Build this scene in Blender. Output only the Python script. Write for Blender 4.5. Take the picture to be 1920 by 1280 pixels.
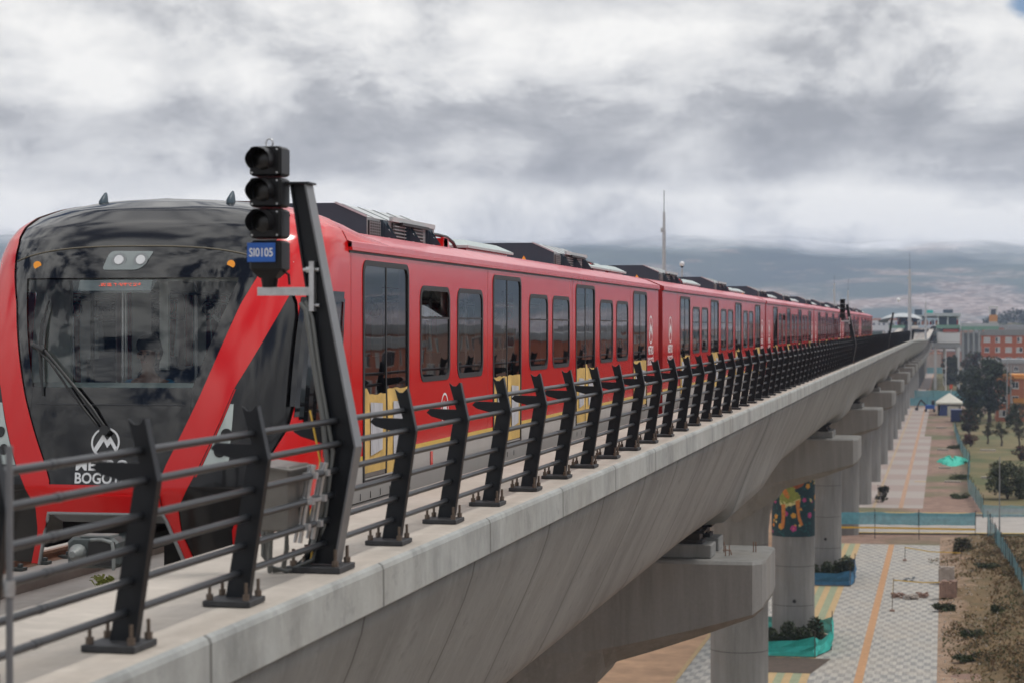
import bpy, math, random
from mathutils import Vector, noise as mnoise
R = math.radians
rnd = random.Random(7)
for o in list(bpy.data.objects): bpy.data.objects.remove(o)
SC = bpy.context.scene
# ------------------------------------------------------------------ camera
cam = bpy.data.cameras.new('camera'); co = bpy.data.objects.new('camera', cam)
SC.collection.objects.link(co); SC.camera = co
cam.sensor_width = 36; cam.lens = 4053/1920*36; cam.clip_start = .3; cam.clip_end = 40000
co.location = (0, 0, 0)
co.rotation_euler = (R(90-.396), 0, R(11.329))
cam.dof.use_dof = True; cam.dof.focus_distance = 24.0; cam.dof.aperture_fstop = 3.2
# ------------------------------------------------------------------ world
W = bpy.data.worlds.new("World"); SC.world = W; W.use_nodes = True
nt = W.node_tree; nt.nodes.clear()
SUN_EL, SUN_AZ = 60, 66          # azimuth from +Y towards +X
def N(t, **k):
    n = nt.nodes.new(t)
    for a, b in k.items(): setattr(n, a, b)
    return n
def L(a, b): nt.links.new(a, b)
def math_(op, a, b=None, c=None, clamp=False):
    n = N('ShaderNodeMath', operation=op); n.use_clamp = clamp
    for i, v in enumerate((a, b, c)):
        if v is None: continue
        if isinstance(v, (int, float)): n.inputs[i].default_value = v
        else: L(v, n.inputs[i])
    return n.outputs[0]
def ramp(fac, stops, interp='LINEAR'):
    n = N('ShaderNodeValToRGB'); n.color_ramp.interpolation = interp
    e = n.color_ramp.elements
    while len(e) < len(stops): e.new(.5)
    for x, (p, c) in zip(e, stops):
        x.position = p; x.color = (*c, 1) if len(c) == 3 else c
    L(fac, n.inputs[0]); return n.outputs[0]
sky = N('ShaderNodeTexSky', sky_type='NISHITA'); sky.sun_disc = False
sky.sun_elevation = R(SUN_EL); sky.sun_rotation = R(SUN_AZ); sky.altitude = 2600
tc = N('ShaderNodeTexCoord')
sp = N('ShaderNodeSeparateXYZ'); L(tc.outputs['Generated'], sp.inputs[0])
def wnoise(scale, loc, detail, rough, dist=0.0):
    mp = N('ShaderNodeMapping'); mp.inputs['Scale'].default_value = scale; mp.inputs['Location'].default_value = loc; L(tc.outputs['Generated'], mp.inputs['Vector'])
    n = N('ShaderNodeTexNoise'); n.inputs['Scale'].default_value = 1; n.inputs['Detail'].default_value = detail; n.inputs['Roughness'].default_value = rough; n.inputs['Distortion'].default_value = dist
    L(mp.outputs[0], n.inputs['Vector']); return n.outputs['Fac']
big = wnoise((4.0, 4.0, 9.0), (3.1, .6, 1.9), 4, .5)
warp = wnoise((3.0, 3.0, 7.0), (.3, 4.6, 7.9), 6, .6)
puff = wnoise((13.0, 13.0, 24.0), (1.2, 5.5, .4), 12, .60, .25)
fine = wnoise((34.0, 34.0, 60.0), (7.2, 1.5, 3.4), 10, .62)
bill = math_('SUBTRACT', 1.0, math_('ABSOLUTE', math_('MULTIPLY', math_('SUBTRACT', puff, .5), 4.0)))       # rounded lumps
# elevation bands of the cloud deck (real angular height), warped by noise
el = math_('ADD', sp.outputs[2], math_('MULTIPLY', math_('SUBTRACT', warp, .5), .05))
el = math_('ADD', el, math_('MULTIPLY', math_('SUBTRACT', puff, .5), .035))
band = ramp(math_('MULTIPLY', el, 4.0), [(0.0, (.60,)*3), (.12, (1.02,)*3), (.21, (1.04,)*3), (.27, (.42,)*3), (.36, (.28,)*3), (.45, (.62,)*3), (.56, (.72,)*3), (.70, (.45,)*3), (1.0, (.5,)*3)], 'EASE')
v = math_('ADD', math_('MULTIPLY', band, .52), math_('MULTIPLY', big, .55))
v = math_('ADD', v, math_('MULTIPLY', puff, 1.45)); v = math_('ADD', v, math_('MULTIPLY', bill, .10)); v = math_('ADD', v, math_('MULTIPLY', fine, .34))
v = math_('SUBTRACT', v, 1.07)
col = ramp(v, [(.12, (.345, .352, .366)), (.36, (.50, .505, .515)), (.52, (.735, .735, .73)), (.74, (1.0, .985, .95))])
bg1 = N('ShaderNodeBackground'); bg1.inputs[1].default_value = .075; L(sky.outputs[0], bg1.inputs[0])
bg2 = N('ShaderNodeBackground'); bg2.inputs[1].default_value = 1.0
# clouds overhead, near the veiled sun, are much brighter than the ones seen low down
sd = Vector((math.sin(R(SUN_AZ))*math.cos(R(SUN_EL)), math.cos(R(SUN_AZ))*math.cos(R(SUN_EL)), math.sin(R(SUN_EL))))
up = ramp(sp.outputs[2], [(.20, (0,)*3), (.55, (1,)*3)], 'EASE')
st = math_('ADD', .95, math_('MULTIPLY', up, 1.0)); L(st, bg2.inputs[1]); L(col, bg2.inputs[0])
hv = math_('ADD', math_('MULTIPLY', big, .45), math_('MULTIPLY', wnoise((5.5, 5.5, 9.0), (2.2, 9.1, 4.4), 10, .62, .2), .75))
pd = N('ShaderNodeVectorMath', operation='DISTANCE'); L(tc.outputs['Generated'], pd.inputs[0]); pd.inputs[1].default_value = Vector((.036, .985, .143)).normalized()
hv = math_('SUBTRACT', hv, math_('MULTIPLY', math_('MAXIMUM', math_('SUBTRACT', 1.0, math_('MULTIPLY', pd.outputs['Value'], 32.0)), 0.0), .30))
hole = ramp(math_('SUBTRACT', math_('ADD', hv, .05), math_('MULTIPLY', up, .17)), [(.42, (0,)*3), (.50, (1,)*3)], 'EASE')
mix = N('ShaderNodeMixShader'); L(hole, mix.inputs[0]); L(bg1.outputs[0], mix.inputs[1]); L(bg2.outputs[0], mix.inputs[2])
wo = N('ShaderNodeOutputWorld'); L(mix.outputs[0], wo.inputs[0])
# ------------------------------------------------------------------ sun
sun = bpy.data.lights.new('sun', 'SUN'); so = bpy.data.objects.new('sun', sun); SC.collection.objects.link(so)
sun.energy = 1.5; sun.angle = R(10); sun.color = (1, .95, .88)
so.rotation_euler = sd.to_track_quat('Z', 'Y').to_euler()
SC.view_settings.view_transform = 'Standard'; SC.view_settings.look = 'None'
SC.view_settings.exposure = 0.12; SC.view_settings.gamma = 1
SC.cycles.use_denoising = True
SC.cycles.max_bounces = 10; SC.cycles.transparent_max_bounces = 24; SC.cycles.transmission_bounces = 6
SC.cycles.volume_bounces = 1; SC.cycles.sample_clamp_indirect = 6

# ------------------------------------------------------------------ helpers
WORLD = {}
class MB:
    def __init__(s): s.v = []; s.f = []; s.m = []; s.sm = []; s.mats = []
    def mi(s, m):
        if m not in s.mats: s.mats.append(m)
        return s.mats.index(m)
    def add(s, vs, fs, m, smooth=False):
        b = len(s.v); s.v += [tuple(p) for p in vs]; k = s.mi(m)
        for f in fs: s.f.append(tuple(b+i for i in f)); s.m.append(k); s.sm.append(smooth)
    def box(s, x0, x1, y0, y1, z0, z1, m, bev=0):
        if bev:
            rings = []
            for z, i in ((z0, bev), (z0+bev, 0), (z1-bev, 0), (z1, bev)):
                a0, a1, b0, b1 = x0+i, x1-i, y0+i, y1-i; b = bev
                rings.append([(a0+b, b0, z), (a1-b, b0, z), (a1, b0+b, z), (a1, b1-b, z), (a1-b, b1, z), (a0+b, b1, z), (a0, b1-b, z), (a0, b0+b, z)])
            s.loft(rings, m, caps=True); return
        vs = [(x, y, z) for z in (z0, z1) for y in (y0, y1) for x in (x0, x1)]
        s.add(vs, [(0, 2, 3, 1), (4, 5, 7, 6), (0, 1, 5, 4), (2, 6, 7, 3), (0, 4, 6, 2), (1, 3, 7, 5)], m)
    def loft(s, rings, m, caps=False, closed=True, smooth=False):
        n = len(rings[0]); vs = [p for r in rings for p in r]; fs = []
        for i in range(len(rings)-1):
            for j in range(n if closed else n-1):
                k = (j+1) % n
                fs.append((i*n+j, i*n+k, (i+1)*n+k, (i+1)*n+j))
        s.add(vs, fs, m, smooth)
        if caps:
            s.add(rings[0], [tuple(range(n))[::-1]], m); s.add(rings[-1], [tuple(range(n))], m)
    def tube(s, pts, r, m, n=8, caps=True, smooth=True):
        pts = [Vector(p) for p in pts]; rings = []
        rr = r if isinstance(r, (list, tuple)) else [r]*len(pts)
        for i, p in enumerate(pts):
            d = (pts[min(i+1, len(pts)-1)]-pts[max(i-1, 0)]).normalized()
            u = d.cross(Vector((0, 0, 1))) if abs(d.z) < .9 else d.cross(Vector((1, 0, 0)))
            u.normalize(); w = u.cross(d)
            rings.append([tuple(p+(u*math.cos(a)+w*math.sin(a))*rr[i]) for a in [2*math.pi*k/n for k in range(n)]])
        s.loft(rings, m, caps=caps, smooth=smooth)
    def bar(s, p, q, w, h, m, up=(0, 0, 1)):
        p = Vector(p); q = Vector(q); d = (q-p).normalized(); u = d.cross(Vector(up)).normalized(); z = u.cross(d)
        r = [[tuple(c+u*a*w/2+z*b*h/2) for a, b in ((-1, -1), (1, -1), (1, 1), (-1, 1))] for c in (p, q)]
        s.loft(r, m, caps=True)
    def prism(s, poly, axis, a, b, m):
        """poly of 2D points extruded along axis between a and b"""
        def P(u, v, w):
            return {'x': (w, u, v), 'y': (u, w, v), 'z': (u, v, w)}[axis]
        s.loft([[P(u, v, a) for u, v in poly], [P(u, v, b) for u, v in poly]], m, caps=True)
    def build(s, name, parent=None, origin=(0, 0, 0), smooth_angle=None):
        ox, oy, oz = origin
        me = bpy.data.meshes.new(name)
        me.from_pydata([(x-ox, y-oy, z-oz) for x, y, z in s.v], [], s.f)
        for m in s.mats: me.materials.append(m)
        me.polygons.foreach_set('material_index', s.m); me.polygons.foreach_set('use_smooth', s.sm)
        me.update()
        o = bpy.data.objects.new(name, me); SC.collection.objects.link(o)
        po = WORLD.get(parent.name, (0, 0, 0)) if parent else (0, 0, 0)
        o.location = (ox-po[0], oy-po[1], oz-po[2]); WORLD[o.name] = origin
        if parent: o.parent = parent
        return o
def tag(o, label, cat, group=None):
    o['label'] = label; o['category'] = cat
    if group: o['group'] = group
    return o
def thing(name, loc, label, cat, group=None):
    o = bpy.data.objects.new(name, None); SC.collection.objects.link(o); o.location = loc; WORLD[o.name] = tuple(loc)
    return tag(o, label, cat, group)
def struct(o, kind='structure'):
    o['kind'] = kind; return o
def dup(o, parent=None, loc=None):
    c = o.copy(); SC.collection.objects.link(c)
    if parent: c.parent = parent
    if loc: c.location = loc; WORLD[c.name] = tuple(loc)
    for ch in list(o.children): dup(ch, c)
    return c
def lerp(tab, v):
    if v <= tab[0][0]: return tab[0][1]
    for (a, b), (c, d) in zip(tab, tab[1:]):
        if v <= c: return b+(d-b)*(v-a)/(c-a)
    return tab[-1][1]
def slerp(tab, v):
    if v <= tab[0][0]: return tab[0][1]
    for (a, b), (c, d) in zip(tab, tab[1:]):
        if v <= c:
            t = (v-a)/(c-a); return b+(d-b)*t*t*(3-2*t)
    return tab[-1][1]

# ------------------------------------------------------------------ materials
def mat(name, color, rough=.6, metal=0, coat=0, bump=0, bscale=30, var=0, vscale=3, stretch=(1, 1, 1), spec=.5, col2=None, detail=6, emit=None, trans=0, coords='Object', croug=.05):
    m = bpy.data.materials.new(name); m.use_nodes = True
    t = m.node_tree; b = t.nodes['Principled BSDF']
    b.inputs['Base Color'].default_value = (*color, 1); b.inputs['Roughness'].default_value = rough
    b.inputs['Metallic'].default_value = metal; b.inputs['Coat Weight'].default_value = coat
    b.inputs['Coat Roughness'].default_value = croug; b.inputs['Specular IOR Level'].default_value = spec
    if emit: b.inputs['Emission Color'].default_value = (*emit[0], 1); b.inputs['Emission Strength'].default_value = emit[1]
    tc = t.nodes.new('ShaderNodeTexCoord'); mp = t.nodes.new('ShaderNodeMapping'); mp.inputs['Scale'].default_value = stretch
    t.links.new(tc.outputs[coords], mp.inputs[0])
    if var or col2:
        n = t.nodes.new('ShaderNodeTexNoise'); n.inputs['Scale'].default_value = vscale; n.inputs['Detail'].default_value = detail; n.inputs['Roughness'].default_value = .65
        t.links.new(mp.outputs[0], n.inputs['Vector'])
        r = t.nodes.new('ShaderNodeValToRGB'); e = r.color_ramp.elements
        e[0].position = .3; e[1].position = .7
        c2 = col2 or tuple(min(1, c*(1+var)) for c in color); c1 = color if col2 else tuple(c*(1-var) for c in color)
        e[0].color = (*c1, 1); e[1].color = (*c2, 1)
        t.links.new(n.outputs['Fac'], r.inputs[0]); t.links.new(r.outputs[0], b.inputs['Base Color'])
    if bump:
        n = t.nodes.new('ShaderNodeTexNoise'); n.inputs['Scale'].default_value = bscale; n.inputs['Detail'].default_value = 5
        t.links.new(mp.outputs[0], n.inputs['Vector'])
        bp = t.nodes.new('ShaderNodeBump'); bp.inputs['Strength'].default_value = bump; bp.inputs['Distance'].default_value = .02
        t.links.new(n.outputs['Fac'], bp.inputs['Height']); t.links.new(bp.outputs[0], b.inputs['Normal'])
    return m
class NB:
    """small node builder on a material"""
    def __init__(s, m): s.m = m; s.t = m.node_tree; s.b = s.t.nodes.get('Principled BSDF'); s.tc = s.t.nodes.new('ShaderNodeTexCoord')
    def n(s, ty, **k):
        x = s.t.nodes.new(ty)
        for a, b in k.items(): setattr(x, a, b)
        return x
    def l(s, a, b): s.t.links.new(a, b)
    def mth(s, op, a, b=None, clamp=False):
        n = s.n('ShaderNodeMath', operation=op); n.use_clamp = clamp
        for i, v in enumerate((a, b)):
            if v is None: continue
            if isinstance(v, (int, float)): n.inputs[i].default_value = v
            else: s.l(v, n.inputs[i])
        return n.outputs[0]
    def noise(s, scale, stretch=(1, 1, 1), detail=6, rough=.6, loc=(0, 0, 0)):
        mp = s.n('ShaderNodeMapping'); mp.inputs['Scale'].default_value = stretch; mp.inputs['Location'].default_value = loc; s.l(s.tc.outputs['Object'], mp.inputs[0])
        n = s.n('ShaderNodeTexNoise'); n.inputs['Scale'].default_value = scale; n.inputs['Detail'].default_value = detail; n.inputs['Roughness'].default_value = rough
        s.l(mp.outputs[0], n.inputs['Vector']); return n.outputs['Fac']
    def ramp(s, f, stops, interp='LINEAR'):
        n = s.n('ShaderNodeValToRGB'); n.color_ramp.interpolation = interp; e = n.color_ramp.elements
        while len(e) < len(stops): e.new(.5)
        for x, (p, c) in zip(e, stops): x.position = p; x.color = (*c, 1)
        s.l(f, n.inputs[0]); return n.outputs[0]
    def mix(s, f, a, b, mode='MIX'):
        n = s.n('ShaderNodeMix', data_type='RGBA', blend_type=mode)
        for sock, v in ((n.inputs[0], f), (n.inputs[6], a), (n.inputs[7], b)):
            if isinstance(v, (int, float)): sock.default_value = v
            elif isinstance(v, tuple): sock.default_value = (*v, 1)
            else: s.l(v, sock)
        return n.outputs[2]
    def bump(s, h, st=.3, dist=.02):
        n = s.n('ShaderNodeBump'); n.inputs['Strength'].default_value = st; n.inputs['Distance'].default_value = dist
        s.l(h, n.inputs['Height']); s.l(n.outputs[0], s.b.inputs['Normal'])
    def xyz(s):
        n = s.n('ShaderNodeSeparateXYZ'); s.l(s.tc.outputs['Object'], n.inputs[0]); return n.outputs
def concrete(name, c, streak=(0.3, 3, .3), amt=.28, joints=0, warm=(1.1, .98, .84), stain=.35, seed=0):
    m = mat(name, c, rough=.82, spec=.3); q = NB(m)
    a = q.noise(1.1, streak, 7, .62, (seed, 0, 0)); b = q.noise(.45, (1, 1, 1), 6, .6, (seed, 3, 0)); d = q.noise(14, (1, 1, 1), 4)
    lo = tuple(x*(1-amt) for x in c); hi = tuple(min(1, x*(1+amt*.7)) for x in c)
    base = q.ramp(a, [(.3, lo), (.5, c), (.72, hi)])
    base = q.mix(q.mth('MULTIPLY', q.ramp(b, [(.45, (0,)*3), (.7, (1,)*3)]), stain), base, tuple(x*w*.75 for x, w in zip(c, warm)))
    base = q.mix(.35, base, q.ramp(d, [(.3, (.75,)*3), (.7, (1.0,)*3)]), 'MULTIPLY')
    e = q.noise(7, (streak[0]*.4, streak[1]*1.2, streak[2]*.4), 3)
    base = q.mix(q.mth('MULTIPLY', q.ramp(e, [(.56, (0,)*3), (.68, (1,)*3)]), .22), base, tuple(min(1, x*1.4) for x in c))
    if joints:
        pz = q.noise(3.3, (1, 1, 1.6), 8, .72, (2, seed, 1)); base = q.mix(q.mth('MULTIPLY', q.ramp(pz, [(.56, (0,)*3), (.66, (1,)*3)]), .42), base, tuple(x*.55 for x in c))
        pz = q.noise(55, (1, 1, 1), 2, .5); base = q.mix(q.mth('MULTIPLY', q.ramp(pz, [(.70, (0,)*3), (.74, (1,)*3)]), .5), base, tuple(x*.45 for x in c))
        y = q.xyz()[1]
        fr = q.mth('ABSOLUTE', q.mth('SUBTRACT', q.mth('FRACT', q.mth('DIVIDE', y, joints)), .5))
        ln = q.mth('GREATER_THAN', fr, .5-.006)
        base = q.mix(q.mth('MULTIPLY', ln, .75), base, (.05, .045, .04))
        # darker weathering beside joints
        nr = q.mth('MULTIPLY', q.ramp(fr, [(.44, (0,)*3), (.5, (1,)*3)]), .25)
        base = q.mix(nr, base, tuple(x*.6 for x in c))
    q.l(base, q.b.inputs['Base Color']); q.bump(q.noise(22, (1, 1, 1), 6), .25, .01)
    return m
M = {}
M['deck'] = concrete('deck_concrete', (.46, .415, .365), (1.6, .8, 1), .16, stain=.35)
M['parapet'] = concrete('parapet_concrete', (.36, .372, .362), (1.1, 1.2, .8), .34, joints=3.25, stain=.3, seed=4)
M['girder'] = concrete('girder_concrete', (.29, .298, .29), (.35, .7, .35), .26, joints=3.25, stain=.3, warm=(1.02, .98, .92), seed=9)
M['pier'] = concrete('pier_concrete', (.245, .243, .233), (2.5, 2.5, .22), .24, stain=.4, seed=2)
M['slab'] = concrete('track_slab_concrete', (.36, .33, .3), (1, .6, 1), .25, seed=5)
def paint(name, c, rough=.22, coat=.6, wav=.04):
    m = mat(name, c, rough=rough, coat=coat); q = NB(m)
    n = q.noise(.9, (1, 1, 1), 3, .5); q.l(q.mix(q.mth('MULTIPLY', n, .25), c, tuple(x*.75+.012 for x in c)), q.b.inputs['Base Color'])
    d = q.noise(6, (1, .5, .12), 5); q.l(q.ramp(d, [(.35, (rough*.85,)*3), (.75, (rough*1.25,)*3)]), q.b.inputs['Roughness'])
    q.bump(q.noise(1.6, (1, 1, 1), 2, .4), wav, .05)
    return m
M['red'] = paint('red_train_paint', (.64, .007, .008), .15, 0, .05)
M['redroof'] = paint('red_roof_paint_dust_sheen', (.66, .085, .11), .33, .3, .008)  # paled towards pink: sky sheen put into the colour, along with dust
M['grey_skirt'] = paint('grey_lower_paint', (.38, .37, .36), .35, .3)
M['yellow'] = paint('yellow_stripe_paint', (.75, .47, .05), .35, .3)
M['darkred'] = mat('dark_red_end', (.35, .008, .008), .5)
M['black'] = mat('black_rubber', (.012, .012, .013), .45, bump=.05)
M['maskblk'] = mat('glossy_black_mask', (.006, .006, .007), .045, spec=.62)
M['roofblk'] = mat('satin_black_roof', (.012, .012, .013), .10, spec=.65)
M['recess'] = mat('black_side_panel', (.009, .009, .010), .12, spec=.5)
M['darkmetal'] = mat('dark_painted_steel', (.010, .012, .0155), .42, spec=.3, var=.3, vscale=4, bump=.03)
M['tube'] = mat('grey_painted_tube', (.036, .039, .044), .36, metal=.25, var=.15, vscale=6)
M['plate'] = mat('weathered_base_plate', (.03, .031, .034), .6, var=.5, vscale=14, bump=.1)
M['bolt'] = mat('zinc_bolt', (.15, .115, .09), .6, metal=.5, var=.3, vscale=20)
M['galv'] = mat('galvanised_steel', (.5, .51, .52), .38, metal=.75, var=.18, vscale=14)
M['mastface'] = mat('grey_pipe_lit_mast', (.15, .155, .165), .35, var=.12, vscale=5)  # pipe grey; on the mast, daylight on its outer face put into colour
M['sigblk'] = mat('signal_black', (.007, .007, .008), .4, spec=.3, bump=.04)
M['lens'] = mat('unlit_signal_lens', (.008, .008, .008), .25)
M['blue'] = mat('blue_sign', (.012, .10, .42), .4, var=.12, vscale=6)
M['white'] = mat('white_paint', (.75, .76, .77), .5)
M['led'] = mat('dot_matrix_red', (.3, .03, .02), .5, emit=((1, .14, .08), .8))
M['amber'] = mat('amber_marker', (.5, .2, .02), .3, emit=((1, .36, .04), .35))
M['lampglass'] = mat('lamp_glass', (.42, .48, .46), .12, coat=1)
M['hvac'] = mat('charcoal_unit', (.028, .054, .075), .45, var=.1, vscale=4, bump=.02)
M['hvac_side'] = mat('grey_grille_panel', (.26, .275, .28), .5, metal=.2, var=.15)
M['hvac_top'] = mat('light_grey_top', (.46, .48, .48), .4, var=.1)
M['hatch'] = mat('grey_green_hatch', (.40, .46, .45), .4, var=.08)
M['cable'] = mat('black_hose', (.015, .015, .015), .4)
M['paper'] = mat('yellow_masking_paper', (.60, .39, .115), .75, var=.3, vscale=2.2, bump=.5, bscale=7)
M['sheet'] = mat('white_plastic_sheet', (.50, .50, .53), .4, var=.25, vscale=4, bump=.5, bscale=9, stretch=(3, 3, .6))
M['interior'] = mat('train_interior_panel', (.85, .88, .85), .5)
M['seat'] = mat('dark_seat', (.03, .04, .07), .6)
M['floor_in'] = mat('train_floor', (.12, .12, .13), .5)
M['steel'] = mat('stainless_pole', (.6, .6, .6), .25, metal=.9)
M['rail'] = mat('rusty_rail', (.16, .075, .04), .6, col2=(.26, .15, .10), vscale=9)
M['coupler'] = mat('coupler_grey', (.06, .072, .072), .5, var=.3, vscale=20)
M['cone'] = mat('coupler_cone', (.2, .215, .21), .45, var=.2, vscale=20)
def glassmat(name, tint, rough=.0, ior=1.5, body=None, bodymix=0.0, boost=1.0, wav=0):
    m = bpy.data.materials.new(name); m.use_nodes = True; t = m.node_tree; t.nodes.clear()
    o = t.nodes.new('ShaderNodeOutputMaterial'); tr = t.nodes.new('ShaderNodeBsdfTransparent'); tr.inputs[0].default_value = (*tint, 1)
    gl = t.nodes.new('ShaderNodeBsdfGlossy'); gl.inputs['Roughness'].default_value = rough; gl.inputs[0].default_value = (.95, .97, 1, 1)
    fr = t.nodes.new('ShaderNodeFresnel'); fr.inputs[0].default_value = ior
    ml = t.nodes.new('ShaderNodeMath'); ml.operation = 'MULTIPLY'; ml.inputs[1].default_value = boost; ml.use_clamp = True; t.links.new(fr.outputs[0], ml.inputs[0])
    mx = t.nodes.new('ShaderNodeMixShader'); t.links.new(ml.outputs[0], mx.inputs[0]); t.links.new(tr.outputs[0], mx.inputs[1]); t.links.new(gl.outputs[0], mx.inputs[2])
    if wav:
        nz = t.nodes.new('ShaderNodeTexNoise'); nz.inputs['Scale'].default_value = 1.3; nz.inputs['Detail'].default_value = 1
        tcx = t.nodes.new('ShaderNodeTexCoord'); t.links.new(tcx.outputs['Object'], nz.inputs['Vector'])
        bp = t.nodes.new('ShaderNodeBump'); bp.inputs['Strength'].default_value = wav; bp.inputs['Distance'].default_value = .05
        t.links.new(nz.outputs['Fac'], bp.inputs['Height']); t.links.new(bp.outputs[0], gl.inputs['Normal'])
    t.links.new(mx.outputs[0], o.inputs[0]); return m
M['winglass'] = glassmat('tinted_window_glass', (.46, .48, .49), .01, 1.55, wav=.025)
M['windshield'] = glassmat('windshield_glass', (.88, .93, .92), .0, 1.45, boost=1.15)
def netmat(name, c, op):
    m = mat(name, c, .8, var=.2, vscale=3); t = m.node_tree; b = t.nodes['Principled BSDF']; o = [n for n in t.nodes if n.type == 'OUTPUT_MATERIAL'][0]
    tr = t.nodes.new('ShaderNodeBsdfTransparent'); mx = t.nodes.new('ShaderNodeMixShader'); mx.inputs[0].default_value = op
    t.links.new(tr.outputs[0], mx.inputs[1]); t.links.new(b.outputs[0], mx.inputs[2]); t.links.new(mx.outputs[0], o.inputs[0]); return m
M['teal'] = netmat('teal_mesh_net', (.03, .42, .36), .93)
M['bluenet'] = netmat('blue_mesh_net', (.03, .13, .24), .93)
M['palenet'] = netmat('pale_blue_mesh_net', (.16, .36, .42), .62)
M['tealnet'] = netmat('light_teal_mesh_net', (.12, .38, .46), .85)

# ------------------------------------------------------------------ ground and setting
G = -18.5
def sheet(name, pts, z, m, kind='structure'):
    b = MB(); b.add([(x, y, z) for x, y in pts], [tuple(range(len(pts)))], m); return struct(b.build(name), kind)
gm = mat('bare_soil', (.33, .20, .125), .95); q = NB(gm)
a = q.noise(.05, detail=8); d = q.noise(.9, detail=8); e = q.noise(.012, detail=5)
c_ = q.ramp(d, [(.25, (.17, .105, .08)), (.5, (.25, .155, .115)), (.75, (.34, .225, .17))])
c_ = q.mix(q.ramp(a, [(.48, (0,)*3), (.6, (1,)*3)]), c_, (.13, .125, .06))
q.l(c_, q.b.inputs['Base Color']); q.bump(d, .8, .15)
b = MB(); b.add([(-3200, -2000, G), (3200, -2000, G), (3200, 4300, G), (-3200, 4300, G)], [(0, 1, 2, 3)], gm); struct(b.build('ground'))
soil2 = mat('orange_soil', (.48, .29, .17), .95, var=.3, vscale=.35, bump=.8, bscale=1.2)
sheet('soil_yard', [(-60, 60), (-13.9, 60), (-13.9, 330), (-60, 330)], G+.004, soil2)
# checkered plaza
pm = mat('checker_pavers', (.4, .4, .38), .85); q = NB(pm)
mp = q.n('ShaderNodeMapping'); mp.inputs['Rotation'].default_value = (0, 0, R(90)); q.l(q.tc.outputs['Object'], mp.inputs[0])
br = q.n('ShaderNodeTexBrick'); br.offset = .5; br.inputs['Scale'].default_value = 1; br.inputs['Brick Width'].default_value = .95; br.inputs['Row Height'].default_value = .20
br.inputs['Mortar Size'].default_value = .012; br.inputs['Color1'].default_value = (.46, .43, .385, 1); br.inputs['Color2'].default_value = (.24, .24, .235, 1)
br.inputs['Mortar'].default_value = (.2, .19, .17, 1); br.inputs['Bias'].default_value = -.05
q.l(mp.outputs[0], br.inputs['Vector'])
ch = q.n('ShaderNodeTexChecker'); ch.inputs['Scale'].default_value = 1
mp3 = q.n('ShaderNodeMapping'); mp3.inputs['Scale'].default_value = (2.7, .85, .001); q.l(q.tc.outputs['Object'], mp3.inputs[0]); q.l(mp3.outputs[0], ch.inputs[0])
ch.inputs[1].default_value = (.46, .435, .39, 1); ch.inputs[2].default_value = (.225, .22, .21, 1)
cc = q.mix(.55, br.outputs[0], ch.outputs[0])
cc = q.mix(q.mth('MULTIPLY', q.ramp(q.noise(.25, detail=5), [(.45, (0,)*3), (.65, (1,)*3)]), .35), cc, (.42, .36, .29))
q.l(cc, q.b.inputs['Base Color'])
sheet('checkered_pavement', [(-13.7, 60), (-.4, 60), (-.4, 186.4), (-13.7, 186.4)], G+.012, pm)
pk = mat('pink_grey_pavers', (.44, .36, .32), .85); q = NB(pk)
y = q.xyz()[1]; fr = q.mth('FRACT', q.mth('DIVIDE', y, 19.0))
c_ = q.mix(q.mth('GREATER_THAN', fr, .5), (.33, .255, .225), (.38, .335, .305)); c_ = q.mix(q.mth('MULTIPLY', q.noise(.8, detail=6), .5), c_, (.34, .28, .25))
q.l(c_, q.b.inputs['Base Color'])
sheet('pavement', [(-13.7, 224), (-2.2, 224), (-2.2, 372), (-3.4, 372), (-3.4, 505), (-13.7, 505)], G+.012, pk)
sheet('far_pavement', [(-13.7, 590), (-5.4, 590), (-5.4, 660), (-4.3, 660), (-4.3, 900), (-13.7, 900)], G+.012, pk)
orange = mat('tactile_orange', (.46, .25, .12), .8, var=.15, vscale=2); green = mat('green_band_pavers', (.27, .30, .19), .85, var=.15)
yel = mat('ochre_band_pavers', (.46, .32, .16), .85, var=.15)
opale = mat('worn_tactile', (.42, .26, .17), .85, var=.3); ypale = mat('worn_band_pavers', (.42, .31, .2), .85, var=.25)
def strip(name, x0, x1, y0, y1, z, m): return sheet(name, [(x0, y0), (x1, y0), (x1, y1), (x0, y1)], z, m)
for y0, y1 in ((60, 186.4), (224, 505), (590, 900)):
    strip('tactile_strip', -4.65, -4.2, y0, y1, G+.018, orange if y0 < 100 else opale)
    if y0 < 100:
        strip('green_strip', -9.3, -7.2, y0, y1, G+.018, green)
        for x in (-9.2, -8.35, -7.45): strip('ochre_strip', x, x+.42, y0, y1, G+.024, yel)
    else: strip('ochre_strip', -7.3, -7.0, y0, y1, G+.024, ypale)
strip('ochre_strip', -13.95, -13.7, 60, 186, G+.024, yel)
strip('ochre_strip', -3.6, -2.2, 262, 263.4, G+.024, yel)
# cross street
asph = mat('pale_road', (.36, .33, .30), .9, var=.15, vscale=.5)
sheet('cross_road', [(-13.7, 196), (60, 206), (60, 222), (-13.7, 214)], G+.008, asph)
b = MB()
for p, q_ in (((-13.7, 194.8), (60, 204.5)), ((-13.7, 215), (60, 223))):
    b.bar((p[0], p[1], G+.07), (q_[0], q_[1], G+.07), 1.2, .16, M['parapet'])
struct(b.build('kerb'))
ky = mat('kerb_yellow', (.55, .40, .14), .8, var=.25)
b = MB()
for p, q_ in (((-13.7, 194.3), (60, 204.0)), ((-13.7, 215.6), (60, 223.6))): b.bar((p[0], p[1], G+.17), (q_[0], q_[1], G+.17), .5, .05, ky)
struct(b.build('kerb_line'))
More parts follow.
